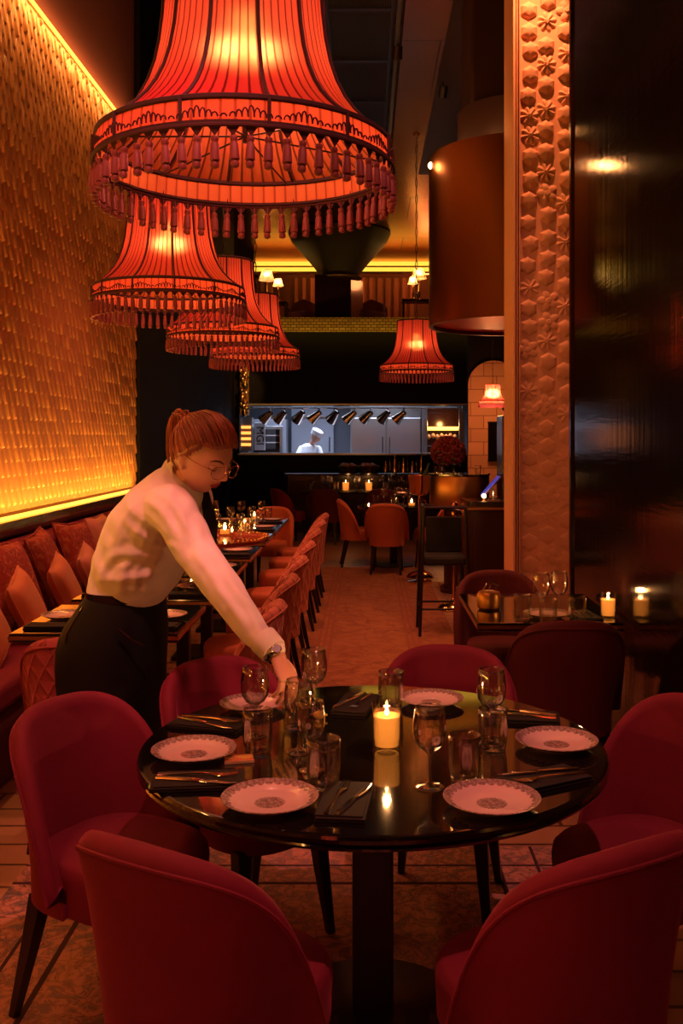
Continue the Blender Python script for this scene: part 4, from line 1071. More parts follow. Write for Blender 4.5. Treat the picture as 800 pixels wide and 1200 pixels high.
# brass drum planter with roses
t = thing('brass_drum_counter', 'brass clad round counter under the roses', 'counter', (P(538, 0, 10).x, 10, 0))
MB().lathe([(.001, .90), (.30, .90), (.305, .91), (.305, 1.19), (.30, 1.20), (.001, 1.20)], 64).build('brass_band', 'brass', t, angle=35)
MB().lathe([(.20, .0), (.20, .05), (.16, .08), (.16, .90)], 40).build('pedestal', 'lacquer2', t)
MB().lathe([(.001, 1.2), (.315, 1.2), (.315, 1.215), (.001, 1.215)], 64).build('worktop', 'lacquer', t, angle=35)
t = thing('rose_bouquet', 'ball of dark red roses in a vase on the brass drum counter', 'bouquet', (P(525, 0, 9.95).x, 9.95, 1.215))
MB().lathe([(.001, 0), (.06, 0), (.075, .03), (.05, .08), (.06, .10), (.001, .10)], 24).build('vase', 'glass', t)
rr = random.Random(2); mb = MB(); lf = MB()
for k in range(120):
    zz = 1 - 2 * (k + .5) / 120; a = k * 2.39996; q = math.sqrt(1 - zz * zz)
    c = Vector((q * math.cos(a) * .165, q * math.sin(a) * .165, .22 + zz * .15)); d = Vector((q * math.cos(a), q * math.sin(a), zz))
    if zz < -.75: continue
    Rr = d.to_track_quat('Z', 'Y').to_matrix()
    s = rr.uniform(.024, .034)
    mb.lathe([(.001, -.6 * s), (.7 * s, -.3 * s), (s, .2 * s), (.8 * s, .5 * s), (.62 * s, .35 * s), (.5 * s, .62 * s), (.35 * s, .45 * s), (.2 * s, .66 * s), (.001, .5 * s)], 9, c=c, R=Rr)
    if k % 3 == 0: lf.ball(c * .98 + Vector((0, 0, -.01)), .03, 6, 4, (1, .4, 1), Rr)
mb.build('rose_heads', 'rose', t); lf.build('leaves', 'leaf', t)
for i, (dx, dy) in enumerate(((-.2, -.15), (-.24, -.05), (.17, -.2))):
    tumbler(['front left', 'outer left', 'right'][i] + ' tumbler on the brass drum counter', P(538, 0, 10).x + dx, 10 + dy, 1.215, .8, m='tglass')
# host stand
hx0, hx1 = P(548, 0, 8.1).x, P(548, 0, 8.1).x + .62
t = thing('host_stand', 'dark brown lacquered host stand beside the relief pillar', 'podium', ((hx0 + hx1) / 2, 8.37, 0))
w = (hx1 - hx0) / 2
MB().b2(-w, w, -.25, .25, 0, .98).build('body', 'lacquer2', t, smooth=False, bevel=.008)
MB().b2(-w - .01, w + .01, -.26, .26, .98, 1.0).build('inlay', 'brass', t, smooth=False)
MB().b2(-w, w, -.25, .25, 1.0, 1.05).build('worktop', 'lacquer', t, smooth=False, bevel=.005)
MB().b2(-w + .04, w - .04, -.256, -.25, .1, .9).build('front_panel', 'lacquer2', t, smooth=False, bevel=.004)
t = thing('tablet', 'tilted tablet with a blue glow on the host stand', 'tablet', (P(576, 0, 8.2).x, 8.25, 1.05))
Rb = Matrix.Rotation(math.radians(-48), 3, 'Y')
MB().box((0, 0, .12), (.24, .18, .012), R=Rb).build('case', 'iris', t, smooth=False, bevel=.003)
MB().box((-.006, -.0, .127), (.22, .16, .006), R=Rb).build('screen', 'screen', t, smooth=False)
MB().tube([(.02, 0, 0), (.02, 0, .10)], .008).b2(-.03, .07, -.05, .05, 0, .01).build('stand', 'chrome', t)
t = thing('small_desk_light', 'tiny glowing light on the host stand below the tablet', 'lamp', (P(567, 0, 8.15).x, 8.16, 1.05))
MB().lathe([(.001, 0), (.02, 0), (.02, .008), (.005, .012), (.005, .03)], 16).build('base', 'brass', t); MB().ball((0, 0, .045), .02).build('bulb', 'hotbulb', t)
light('POINT', 'desk_glow', (0, -.06, .07), 1.5, (1, .5, .2), .02, parent=t)
# bar chair
t = thing('bar_chair', 'tall black metal framed bar chair beside the host stand', 'chair', (P(519, 0, 7.9).x, 7.9, 0))
for sx, sy in ((-1, -1), (1, -1), (-1, 1), (1, 1)):
    MB().tube([(sx * .20, sy * .19, 0), (sx * .165, sy * .17, 1.03 if sx < 0 or sy < 0 else .62)], .013, 8).build('leg', 'legwood', t)
MB().box((0, 0, .60), (.34, .36, .07)).build('seat', 'blackfab', t, bevel=.02)
MB().box((.02, .17, .78), (.30, .03, .30)).build('back_cushion', 'blackfab', t, bevel=.012)
MB().tube([(-.165, -.17, 1.03), (-.165, .17, 1.03), (.165, .17, .97)], .013).tube([(-.165, -.17, 1.03), (.165, -.17, 1.03)], .013).build('top_rail', 'legwood', t)
MB().tube([(-.19, -.185, .22), (.19, -.185, .22), (.19, .185, .22), (-.19, .185, .22)], .009, 6, closed=True).build('foot_rail', 'legwood', t)
# stanchions
def stanchion(px, Y, lab):
    t = thing('rope_stanchion', lab, 'stanchion', (P(px, 0, Y).x, Y, 0))
    MB().lathe([(.001, 0), (.15, 0), (.155, .012), (.13, .045), (.07, .075), (.03, .085), (.02, .10)], 40).build('base', 'brassp', t)
    MB().tube([(0, 0, .08), (0, 0, .93)], .017, 16).build('pole', 'brassp', t)
    MB().lathe([(.017, .86), (.03, .87), (.03, .91), (.02, .93), (.035, .96), (.025, .99), (.001, 1.0)], 20).build('finial', 'brassp', t)
    MB().tube([(.03, 0, .88), (.06, 0, .87), (.075, 0, .83), (.06, 0, .80), (.04, 0, .81)], .005).build('hook', 'brassp', t)
stanchion(532, 8.95, 'brass rope stanchion with a domed base nearest the host stand')
stanchion(492, 11.0, 'brass rope stanchion with a domed base beside the far orange chairs')
# arch wall
ax, ay = P(577, 0, 12).x, 12.6
sc_ = 12.6 / 12
struct('wall_arch', MB().b2(P(550, 0, 12.6).x, 4.6, 12.62, 12.9, 0, 2.97 + .1), 'darkwall')
mb = MB(); r = .33; cx = P(578, 0, 12.6).x; zs = 2.27; pts = [(cx - r, 0), (cx + r, 0)] + [(cx + r * math.cos(a), zs + r * math.sin(a) * .95) for a in [PI * k / 20 for k in range(21)]]
n = len(pts); mb.add([(x, 12.56, z) for x, z in pts] + [(x, 12.64, z) for x, z in pts], [tuple(reversed(range(n)))[::-1], tuple(range(n, 2 * n))[::-1]] + [(i, (i + 1) % n, n + (i + 1) % n, n + i) for i in range(n)])
m, nt, b = newmat('sandstone_arch'); tc = nt.nodes.new('ShaderNodeTexCoord'); sx = nt.nodes.new('ShaderNodeSeparateXYZ'); cb = nt.nodes.new('ShaderNodeCombineXYZ')
br = nt.nodes.new('ShaderNodeTexBrick'); br.inputs['Scale'].default_value = 1; br.inputs['Brick Width'].default_value = .34; br.inputs['Row Height'].default_value = .17; br.inputs['Mortar Size'].default_value = .006
br.inputs['Color1'].default_value = (.62, .30, .16, 1); br.inputs['Color2'].default_value = (.50, .24, .12, 1); br.inputs['Mortar'].default_value = (.25, .10, .05, 1)
nt.links.new(tc.outputs['Object'], sx.inputs[0]); nt.links.new(sx.outputs[0], cb.inputs[0]); nt.links.new(sx.outputs[2], cb.inputs[1]); nt.links.new(cb.outputs[0], br.inputs['Vector'])
nt.links.new(br.outputs['Color'], b.inputs['Base Color']); b.inputs['Roughness'].default_value = .85
struct('wall_arch_face', mb, m)
t = thing('narrow_mirror', 'narrow dark framed glass on the sandstone arch', 'mirror', (P(579, 0, 12.5).x, 12.53, P(0, 541, 12.5).z))
hh = P(0, 494, 12.5).z - P(0, 541, 12.5).z
MB().b2(-.07, .07, -.0, .02, 0, hh).build('pane', 'lacquer', t, smooth=False)
MB().b2(-.08, -.06, -.02, .02, 0, hh).b2(.06, .08, -.02, .02, 0, hh).b2(-.08, .08, -.02, .02, hh - .02, hh).b2(-.08, .08, -.02, .02, 0, .02).build('frame', 'chrome', t, smooth=False)
l = light('POINT', 'arch_light', (1.55, 11.9, 2.0), 12, (1, .36, .12), .1)
t = thing('carved_cabinet', 'tall dark carved cabinet with a small animal figure on top beside the relief pillar', 'cabinet', (P(594, 0, 9.4).x + .14, 9.5, 0))
zt = P(0, 487, 9.4).z
MB().b2(-.2, .3, -.2, .2, 0, zt).build('body', 'lacquer2', t, smooth=False, bevel=.01)
MB().b2(-.18, .05, -.215, -.2, .1, zt - .1).b2(.07, .28, -.215, -.2, .1, zt - .1).build('door', 'lacquer2', t, smooth=False, bevel=.008)
MB().ball((-.1, 0, zt + .08), .05, 12, 8, (1.6, .8, 1)).ball((-.19, 0, zt + .13), .028, 10, 6).tube([(-.06, .02, zt + .06), (-.05, .02, zt)], .012).tube([(-.14, -.02, zt + .06), (-.14, -.02, zt)], .012).tube([(-.02, 0, zt + .08), (.05, 0, zt + .02), (.06, 0, zt - .02)], .01).build('animal_figure', 'iris', t)
# brass drum hung from the ceiling
t = thing('hanging_brass_drum', 'huge brass cylinder hanging from the ceiling left of the relief pillar', 'drum', (P(607, 0, 8).x, 8, 2.50))
MB().lathe([(.70, 0), (.735, 0), (.735, 1.38), (.72, 1.38), (.72, .03), (.70, .03)], 96, closed=True).build('drum', mat('dark_brushed_brass', (.17, .062, .018), .36, 1, bump=(14, .12, .01, (1, 1, .06))), t, angle=35)
MB().lathe([(.001, .03), (.715, .03), (.715, .05), (.001, .05)], 64).build('underside', mat('red_painted_disc', (.35, .01, .015), .4), t, angle=35)
MB().lathe([(.50, 1.05), (.50, 1.75), (.47, 1.75)], 64).build('neck', 'darkceil', t)
MB().b2(-.42, .75, -.3, .5, 1.75, 2.88).build('duct', 'darkceil', t, smooth=False, bevel=.02)
mb = MB(); mb.tube([(.66 * math.cos(2 * PI * k / 60), .66 * math.sin(2 * PI * k / 60), 1.36) for k in range(60)], .012, 6, closed=True); mb.build('light_ring', 'hotbulb', t)
MB().ball((-.72, -.1, 1.30), .03).build('bulb', 'hotbulb', t)
for k in range(8):
    a = 2 * PI * k / 8 + .2
    light('POINT', 'ring_light', (.665 * math.cos(a), .665 * math.sin(a), 1.44), 1.2, (1, .38, .09), .03, parent=t)
light('POINT', 'bulb_light', (-.80, -.18, 1.28), 3, (1, .4, .12), .03, parent=t)
light('SPOT', 'drum_red', (.55, 7.0, 1.3 + .9), 20, (1, .3, .1), .1, spot=60)

# ceiling spotlights added to brighten the tables, the waitress and the aisle
def added_downlight(lab, x, y, z, power, tgt, col=(1, .42, .2), spot=70, size=.05):
    t = thing('added_spotlight', lab, 'spotlight', (x, y, z))
    d = (Vector(tgt) - Vector((x, y, z))).to_track_quat('-Z', 'Y').to_matrix()
    MB().lathe([(.045, .06), (.045, -.06), (.04, -.06), (.035, .0), (.001, .01)], 20, R=d, c=(0, 0, -.1)).tube([(0, 0, 0), (0, 0, -.06)], .012).build('housing', 'legwood', t)
    l = light('SPOT', 'spot_light', (0, 0, 0), power, col, size, parent=t, spot=spot, blend=.7)
    l.location = d @ Vector((0, 0, -.075)) + Vector((0, 0, -.1)); l.rotation_euler = d.to_euler()
# ------------------------------------------------------------------ people
def ering(c, u, v, a, b, n=28, pw=2.2):
    c, u, v = Vector(c), Vector(u), Vector(v); out = []
    for k in range(n):
        t = 2 * PI * k / n; cs, sn = math.cos(t), math.sin(t)
        out.append(c + u * a * math.copysign(abs(cs) ** (2 / pw), cs) + v * b * math.copysign(abs(sn) ** (2 / pw), sn))
    return out
def smooth_path(pts, rad, n=6):
    """catmull-rom through points with radii"""
    P_ = [Vector(p) for p in pts]; out = []; ro = []
    for i in range(len(P_) - 1):
        p0 = P_[max(i - 1, 0)]; p1 = P_[i]; p2 = P_[i + 1]; p3 = P_[min(i + 2, len(P_) - 1)]
        for k in range(n):
            t = k / n
            out.append(.5 * ((2 * p1) + (p2 - p0) * t + (2 * p0 - 5 * p1 + 4 * p2 - p3) * t * t + (3 * p1 - p0 - 3 * p2 + p3) * t ** 3))
            ro.append(rad[i] + (rad[i + 1] - rad[i]) * t)
    out.append(P_[-1]); ro.append(rad[-1]); return out, ro
def limb(mb, pts, rad, n=16, seg=6):
    p, r = smooth_path(pts, rad, seg); mb.tube(p, r, n)
    mb.ball(p[0], r[0] * .98, n, 8); mb.ball(p[-1], r[-1] * .98, n, 8)
def remeshed(name, mb, m, voxel, parent, smooth=3, sub=0, decim=None):
    o = mb.build('tmp', m, angle=0)
    r = o.modifiers.new('r', 'REMESH'); r.mode = 'VOXEL'; r.voxel_size = voxel; r.use_smooth_shade = True
    s = o.modifiers.new('s', 'SMOOTH'); s.factor = .5; s.iterations = smooth
    dg = bpy.context.evaluated_depsgraph_get(); dg.update()
    me = bpy.data.meshes.new_from_object(o.evaluated_get(dg))
    old = o.data; bpy.data.objects.remove(o); bpy.data.meshes.remove(old)
    me.name = name; n = bpy.data.objects.new(name, me); COL.objects.link(n)
    me.polygons.foreach_set('use_smooth', [True] * len(me.polygons))
    if not me.materials: me.materials.append(M[m] if isinstance(m, str) else m)
    if parent: n.parent = parent
    return n
def head_point(x, y, z, grow=0.0, features=True):
    """unit sphere point -> head surface. +y face, z up; metres"""
    lz = max(0, -z)
    X = x * (.0735 + grow) * (1 - .34 * lz ** 1.6) * (1 + .03 * z)
    Y = y * (.094 + grow); Z = z * (.113 + grow)
    if y < 0: Y *= (1 - .50 * lz ** 1.2); 
    else: Y *= (1 - .16 * lz ** 2)
    if z > 0 and y < 0: Y *= 1.04
    if y > 0: Y -= .006 * max(0, z) ** 2
    if features and y > 0:
        G = lambda cx, cz, sx, sz: math.exp(-((X - cx) / sx) ** 2 - ((Z - cz) / sz) ** 2)
        d = 0
        # nose: bridge and tip
        if Z < .012 and Z > -.05:
            tt = (.012 - Z) / .047
            prof = .004 + .024 * min(1, tt) ** 1.2 if tt < .88 else .028 * max(0, (1 - (tt - .88) / .34))
            d += prof * math.exp(-(X / (.0085 + .005 * tt)) ** 2)
        d += .004 * (G(.012, -.030, .006, .006) + G(-.012, -.030, .006, .006))
        for s in (-1, 1):
            d -= .0085 * G(s * .031, -.001, .017, .012)
            d += .004 * G(s * .030, .019, .02, .007)
            d += .004 * G(s * .040, -.030, .018, .018)
        d += .0055 * G(0, -.0555, .021, .0045) + .0065 * G(0, -.0665, .017, .0055)
        d -= .0045 * G(0, -.0605, .024, .0018)
        d -= .004 * G(0, -.078, .02, .006)
        d += .008 * G(0, -.097, .019, .014)
        Y += d
    return Vector((X, Y, Z))
def head_mesh(mb, xf, n=72, m=64, grow=0, features=True):
    vs = []
    for j in range(m + 1):
        ph = PI * j / m
        for k in range(n):
            a = 2 * PI * k / n
            vs.append(xf @ head_point(math.sin(ph) * math.cos(a), math.sin(ph) * math.sin(a), math.cos(ph), grow, features))
    mb.add(vs, [(j * n + k, (j + 1) * n + k, (j + 1) * n + (k + 1) % n, j * n + (k + 1) % n) for j in range(m) for k in range(n)])
def head_frame(pos, fwd, roll=0, s=1):
    f = Vector(fwd).normalized(); up = Vector((0, 0, 1)); r = f.cross(up).normalized(); u = r.cross(f)
    Rr = Matrix((r, f, u)).transposed().to_4x4()
    return Matrix.Translation(pos) @ Rr @ Matrix.Rotation(roll, 4, 'Y') @ Matrix.Scale(s, 4)


# cloth folds: (pixel path the fold follows on the cloth, width in px, height in m)
FOLDS = [([(215,648),(190,640),(160,625),(148,610)],4.5,.008),([(213,655),(180,655),(150,650),(126,656)],5,.008),([(210,664),(185,674),(150,680),(118,682)],5,.009),
 ([(218,640),(200,615),(185,598),(170,588)],5,.010),([(222,632),(212,608),(205,592)],5,.009),([(240,660),(226,632),(216,608),(222,590)],6,.011),
 ([(262,642),(245,622),(226,604)],5,.008),([(270,668),(250,650),(230,626)],5.5,.009),([(260,702),(250,678),(236,655)],5,.008),
 ([(302,716),(282,700),(262,672)],5,.008),([(290,736),(272,712),(258,690)],4.5,.007),([(250,616),(264,640),(276,662)],4,.006),
 ([(312,757),(300,732),(288,706)],4,.006),([(140,692),(145,672),(158,655)],5,.009),([(172,692),(173,676),(188,662)],5,.009),([(120,688),(122,670),(133,650)],5,.008),
 ([(190,560),(200,575),(196,592)],5,.006),([(150,600),(140,625),(134,650)],7,.006),([(160,690),(160,672),(166,660)],4,.007),([(130,690),(133,676),(143,664)],4,.007)]
def pleat(o, org):
    me = o.data; n = len(me.vertices)
    co = np.empty(n * 3, np.float32); me.vertices.foreach_get('co', co); co = co.reshape(-1, 3)
    no = np.empty(n * 3, np.float32); me.vertices.foreach_get('normal', no); no = no.reshape(-1, 3)
    w = co + np.array(org, np.float32)
    X = w[:, 0] / w[:, 1] * F + CX; Y = HY - (w[:, 2] - H) / w[:, 1] * F
    vdir = -(w - np.array((0, 0, H))); vdir /= np.linalg.norm(vdir, axis=1)[:, None]
    fac = np.clip((no * vdir).sum(1) * 2, 0, 1); d = np.zeros(n)
    for path, wd, amp in FOLDS:
        p, _ = smooth_path([(a, b, 0) for a, b in path], [1] * len(path), 8)
        A = np.array([(q.x, q.y) for q in p]); T_ = np.linspace(0, 1, len(A))
        D = np.hypot(X[:, None] - A[None, :, 0], Y[:, None] - A[None, :, 1]); k = D.argmin(1); r = D[np.arange(n), k]
        env = np.clip(np.sin(np.pi * np.clip(T_[k] * .9 + .05, 0, 1)), 0, 1) ** .6
        d += amp * env * (np.exp(-(r / wd) ** 2) - .55 * np.exp(-((r - 1.9 * wd) / wd) ** 2))
    co += no * (d * fac * .5)[:, None]
    me.vertices.foreach_set('co', co.astype(np.float32).ravel()); me.update()
def on_face(X, Z, off=0.0):
    z = Z / .113; lz = max(0, -z); x = X / (.0735 * (1 - .34 * lz ** 1.6)); y = math.sqrt(max(.01, 1 - x * x - z * z))
    p = head_point(x, y, z); return Vector((X, p.y + off, Z))
def waitress():
    t = thing('person', 'woman in white shirt and black skirt leaning over the table to set a glass', 'person', (-.86, 3.35, 0))
    O = Matrix.Translation((.86, -3.35, 0))
    L = lambda p: Vector(p) + Vector((.86, -3.35, 0))
    f = Vector((.93, -.37, 0)); lat = Vector((.37, .93, 0))
    spine = [(-.86, 3.35, .93), (-.812, 3.32, 1.06), (-.775, 3.295, 1.16), (-.715, 3.26, 1.27), (-.655, 3.22, 1.365), (-.61, 3.19, 1.425), (-.583, 3.172, 1.462)]
    def frame(i):
        s = (Vector(spine[min(i + 1, 6)]) - Vector(spine[max(i - 1, 0)])).normalized()
        u = (f - s * f.dot(s)).normalized(); v = s.cross(u).normalized()
        return u, v
    # ---- head
    HC = L((-.520, 3.115, 1.520)); HF = head_frame(HC, (.80, -.50, -.42), math.radians(3), 1.06)
    body = MB()
    head_mesh(body, HF)
    # neck
    limb(body, [L((-.60, 3.185, 1.43)), L((-.572, 3.165, 1.465)), HF @ Vector((0, -.026, -.065)), HF @ Vector((0, -.01, -.02))], [.062, .052, .050, .05])
    for s in (-1, 1):   # ears
        Re = (HF.to_3x3() @ Matrix.Rotation(s * .35, 3, 'Z')).normalized()
        c = HF @ Vector((s * .0735, -.012, -.008))
        body.ball(c, .031, 16, 10, (.30, .58, 1.0), Re)
        body.ball(HF @ Vector((s * .073, -.006, -.034)), .010, 10, 8)
    # torso and hips inside the clothes
    wid = [(.12, .14), (.10, .115), (.11, .13), (.115, .145), (.10, .15), (.065, .10), (.05, .055)]
    rs = []
    for i in range(7):
        u, v = frame(i); rs.append(ering(L(spine[i]), u, v, *wid[i]))
    body.rings([ering(L((-.86, 3.35, .80)), f, lat, .12, .15)] + rs)
    # arms
    SR, ER, WR_ = Vector((-.607, 3.05, 1.35)), Vector((-.420, 2.89, 1.125)), Vector((-.248, 2.755, .955))
    limb(body, [L(SR), L(ER), L(ER.lerp(WR_, .6)), L(WR_)], [.045, .030, .024, .024])
    SLp, EL, WLp = Vector((-.60, 3.36, 1.355)), Vector((-.70, 3.52, 1.13)), Vector((-.80, 3.44, 1.0))
    limb(body, [L(SLp), L(EL), L(WLp)], [.048, .038, .025])
    # hands
    def hand(wr, d, nrm, side, curl, s=1.0):
        """wr wrist, d pointing along the hand, nrm back of the hand"""
        d = Vector(d).normalized(); nrm = Vector(nrm); nrm = (nrm - d * nrm.dot(d)).normalized(); sd = d.cross(nrm).normalized() * side
        wr = L(wr)
        rr = [(0, .024, .018), (.02, .030, .016), (.05, .038, .0145), (.078, .040, .012), (.09, .038, .010)]
        body.rings([ering(wr + d * a * s, sd, nrm, b * s, c * s, 20) for a, b, c in rr])
        for k, (off, ln, r) in enumerate(((.028, .070, .0085), (.009, .078, .0088), (-.011, .073, .0084), (-.029, .058, .0075))):
            p = wr + d * .075 * s + sd * off * s; ang = .12; pts = [p]; q = p
            for seg, fr in ((0, .42), (1, .32), (2, .26)):
                ang += curl[k] * (.7, 1.1, .8)[seg]
                dd = (d * math.cos(ang) - nrm * math.sin(ang) + sd * off * 1.6).normalized()
                q = q + dd * ln * fr * s * 1.08; pts.append(q)
            limb(body, pts, [r * s * 1.1, r * s, r * .92 * s, r * .78 * s], 10, 4)
        p = wr + d * .018 * s + sd * .022 * s; 
        pts = [p, p + (d * .55 + sd * .75 - nrm * .25).normalized() * .034 * s]
        pts.append(pts[1] + (d * .8 + sd * .3 - nrm * .55).normalized() * .032 * s); pts.append(pts[2] + (d * .85 - sd * .1 - nrm * .6).normalized() * .024 * s)
        limb(body, pts, [.014 * s, .0115 * s, .0098 * s, .0082 * s], 10, 4)
    hand(WR_, (.42, -.62, -.66), (.55, -.25, .62), -1, (.55, .5, .55, .6), .98)
    hand(WLp, (-.3, -.75, -.35), (-.3, .5, .4), 1, (.4, .45, .5, .55))
    # legs
    for s in (-1, 1):
        hp = Vector((-.86, 3.35, .88)) + lat * .085 * s
        kn = Vector((-.83 + .03 * s, 3.36, .49)) + lat * .085 * s
        an = Vector((-.88 + .05 * s, 3.37, .09)) + lat * .08 * s
        limb(body, [L(hp), L(kn), L(an)], [.085, .056, .036])
        body.rings([ering(L(an) + f * a + Vector((0, 0, z)), lat, Vector((0, 0, 1)), w, h_, 16) for a, z, w, h_ in ((-.045, -.05, .028, .03), (0, -.04, .036, .045), (.07, -.06, .040, .026), (.13, -.072, .042, .016), (.17, -.078, .026, .01))])
    remeshed('body', body, 'skin', .0032, t, 2)
    # ---- shirt
    sh = MB()
    sw = [None, (.122, .140), (.142, .160), (.140, .175), (.112, .185), (.085, .135), (.060, .064)]
    rs = []
    for i in range(1, 7):
        u, v = frame(i); a, b = sw[i]; c = L(spine[i])
        if i == 2: c = c - Vector((0.0, 0, .02))
        rs.append(ering(c, u, v, a, b))
    u0, v0 = frame(1); rs.insert(0, ering(L(spine[1]) - Vector((.012, 0, .03)), u0, v0, .118, .138))
    sh.rings(rs)
    cuff = Vector((-.262, 2.766, .972))
    limb(sh, [L((-.645, 3.12, 1.345)), L(SR), L((-.515, 2.975, 1.225)), L(ER), L((-.34, 2.83, 1.035)), L(cuff)], [.078, .074, .062, .056, .046, .034], 24, 6)
    limb(sh, [L((-.62, 3.28, 1.355)), L(SLp), L(EL), L(WLp + Vector((.01, .01, .015)))], [.08, .07, .055, .040], 20, 6)
    # folds: ridges of cloth under the armpit and along the sleeve
    def fold(pts, r): p, q = smooth_path([L(p) + Vector((.0, -.012, .004)) for p in pts], [x * .9 for x in r], 5); sh.tube(p, q, 8)
    so = remeshed('shirt', sh, 'shirt', .005, t, 5)
    tx = bpy.data.textures.new('folds', 'CLOUDS'); tx.noise_scale = .09; tx.noise_depth = 1
    pleat(so, Vector((-.86, 3.35, 0)))
    dm = so.modifiers.new('d', 'DISPLACE'); dm.texture = tx; dm.strength = .012; dm.mid_level = .5; dm.texture_coords = 'LOCAL'
    cm = MB(); cm.rings([ering(L(cuff) + (L(cuff) - L((-.34, 2.83, 1.035))).normalized() * q, *(lambda d: (d.orthogonal().normalized(), d.cross(d.orthogonal()).normalized()))((L(cuff) - L((-.34, 2.83, 1.035))).normalized()), r, r) for q, r in ((-.05, .043), (.0, .040), (.004, .038), (.004, .034), (-.03, .034))], cap=False)
    cm.build('cuff', 'shirt', so, angle=60)
    # collar
    nd = (HF @ Vector((0, -.03, -.06)) - L(spine[6])).normalized(); un = (f - nd * f.dot(nd)).normalized(); vn = nd.cross(un)
    c0_ = L(spine[6]) - nd * .012
    MB().rings([ering(c0_ + nd * q, un, vn, a, a * 1.02) for q, a in ((-.022, .078), (.012, .068), (.032, .062), (.034, .059), (.01, .060), (-.015, .066))], cap=False).build('collar', 'shirt', so, angle=60)
    # tie hanging free
    tie = MB(); base = c0_ + un * .066 + nd * .0
    pts = [base, base + Vector((.012, -.01, -.05)), base + Vector((.03, -.03, -.12)), base + Vector((.035, -.045, -.20))]
    rsT = []
    for p, w in zip(pts, (.014, .020, .028, .020)):
        rsT.append([p + Vector((.8, -.6, 0)) * w * a + Vector((.6, .8, 0)) * .004 * b for a, b in ((-1, -1), (1, -1), (1, 1), (-1, 1))])
    tie.rings(rsT).build('neck_tie', 'blackfab', t)
    # ---- skirt
    sk = MB()
    rr = [(spine[1], .121, .141, .015), ((-.822, 3.325, 1.03), .126, .148, 0), ((-.845, 3.335, .965), .155, .172, 0), ((-.868, 3.345, .90), .178, .190, 0), ((-.878, 3.35, .80), .180, .192, 0), ((-.872, 3.35, .68), .170, .188, 0), ((-.865, 3.35, .56), .160, .185, 0), ((-.86, 3.35, .44), .158, .182, 0)]
    sk.rings([ering(L(c) + Vector((0, 0, dz)), f, lat, a, b, 40) for c, a, b, dz in rr])
    sko = sk.build('skirt', 'skirt', t, sub=1, angle=0)
    MB().rings([ering(L((-.815, 3.322, 1.045)) + Vector((0, 0, z)), f, lat, .127, .147, 40) for z in (-.012, .016)], cap=False).build('belt', 'iris', sko)
    bk = L((-.815, 3.322, 1.045)) + f * -.126 + lat * -.03
    MB().box(bk, (.012, .02, .026), R=Matrix.Rotation(-.4, 3, 'Z')).build('clip', 'chrome', sko, bevel=.003)
    MB().tube([L((-.93, 3.19, 1.02)), L((-.985, 3.20, .93)), L((-1.0, 3.22, .84))], .0035, 6).build('side_seam', 'lacquer2', sko)
    MB().tube([L((-.80, 3.14, .96)), L((-.75, 3.155, .915)), L((-.72, 3.17, .90))], .003, 6).build('pocket_seam', 'lacquer2', sko)
    # ---- shoes
    for s in (-1, 1):
        an = Vector((-.88 + .05 * s, 3.37, .09)) + lat * .08 * s
        MB().rings([ering(L(an) + f * a + Vector((0, 0, z)), lat, Vector((0, 0, 1)), w, h_, 18) for a, z, w, h_ in ((-.07, -.055, .02, .03), (-.05, -.05, .034, .038), (0, -.055, .041, .034), (.07, -.062, .047, .028), (.13, -.068, .046, .022), (.185, -.076, .028, .012))]).build('shoe', 'lacquer', t)
    # ---- watch
    wd = (Vector(WR_) - Vector(ER)).normalized(); wc = L(WR_) + wd * -.012; wu = wd.orthogonal().normalized(); wv = wd.cross(wu)
    w_ = MB(); w_.rings([ering(wc + wd * q, wu, wv, .0285, .0285, 24) for q in (-.008, .008)], cap=False).build('watch_strap', 'iris', t)
    nn = Vector((.2, -.75, .55)); nn = (nn - wd * nn.dot(wd)).normalized()
    MB().lathe([(.001, -.002), (.015, -.002), (.016, .003), (.013, .006), (.001, .006)], 20, c=wc + nn * .028, R=nn.to_track_quat('Z', 'Y').to_matrix()).build('watch_face', 'chrome', t)
    # ---- face details
    for s in (-1, 1):
        ec = on_face(s * .031, -.002, -.0095)
        MB().ball(HF @ ec, .0135, 20, 12).build('eye', 'eyew', t)
        fd = (HF.to_3x3() @ Vector((s * .05, 1, -.55))).normalized()
        MB().ball(HF @ ec + fd * .0085, .0068, 16, 8).build('iris', 'iris', t)
        lid = MB(); n_ = 12     # lowered upper lid
        vs = []
        for j in range(7):
            for k in range(n_ + 1):
                a = PI * k / n_; e = j / 6 * math.radians(98)
                v = Vector((math.cos(a), math.sin(a) * math.cos(e - .42), math.sin(a) * math.sin(e - .42)))
                vs.append(HF @ (ec + v * .0152))
        lid.add(vs, [(j * (n_ + 1) + k, j * (n_ + 1) + k + 1, (j + 1) * (n_ + 1) + k + 1, (j + 1) * (n_ + 1) + k) for j in range(6) for k in range(n_)])
        lid.build('eyelid', 'skin', t, angle=0)
        MB().tube([HF @ (ec + Vector((math.cos(PI * k / 10), math.sin(PI * k / 10) * math.cos(-.42), math.sin(PI * k / 10) * math.sin(-.42))) * .0162) for k in range(11)], .0013, 5).build('lashes', 'brow', t)
        br_ = [HF @ on_face(s * x, z, .0008) for x, z in ((.013, .018), (.026, .024), (.038, .024), (.049, .018))]
        MB().tube(br_, [.0016, .0028, .0025, .001], 6).build('eyebrow', 'brow', t)
    lp = MB()
    lp.tube([HF @ on_face(x, z, o_) for x, z, o_ in ((-.022, -.0605, -.001), (-.013, -.0572, -.0005), (-.005, -.0555, .0), (0, -.0565, 0), (.005, -.0555, .0), (.013, -.0572, -.0005), (.022, -.0605, -.001))], [.001, .0028, .0034, .003, .0034, .0028, .001], 8)
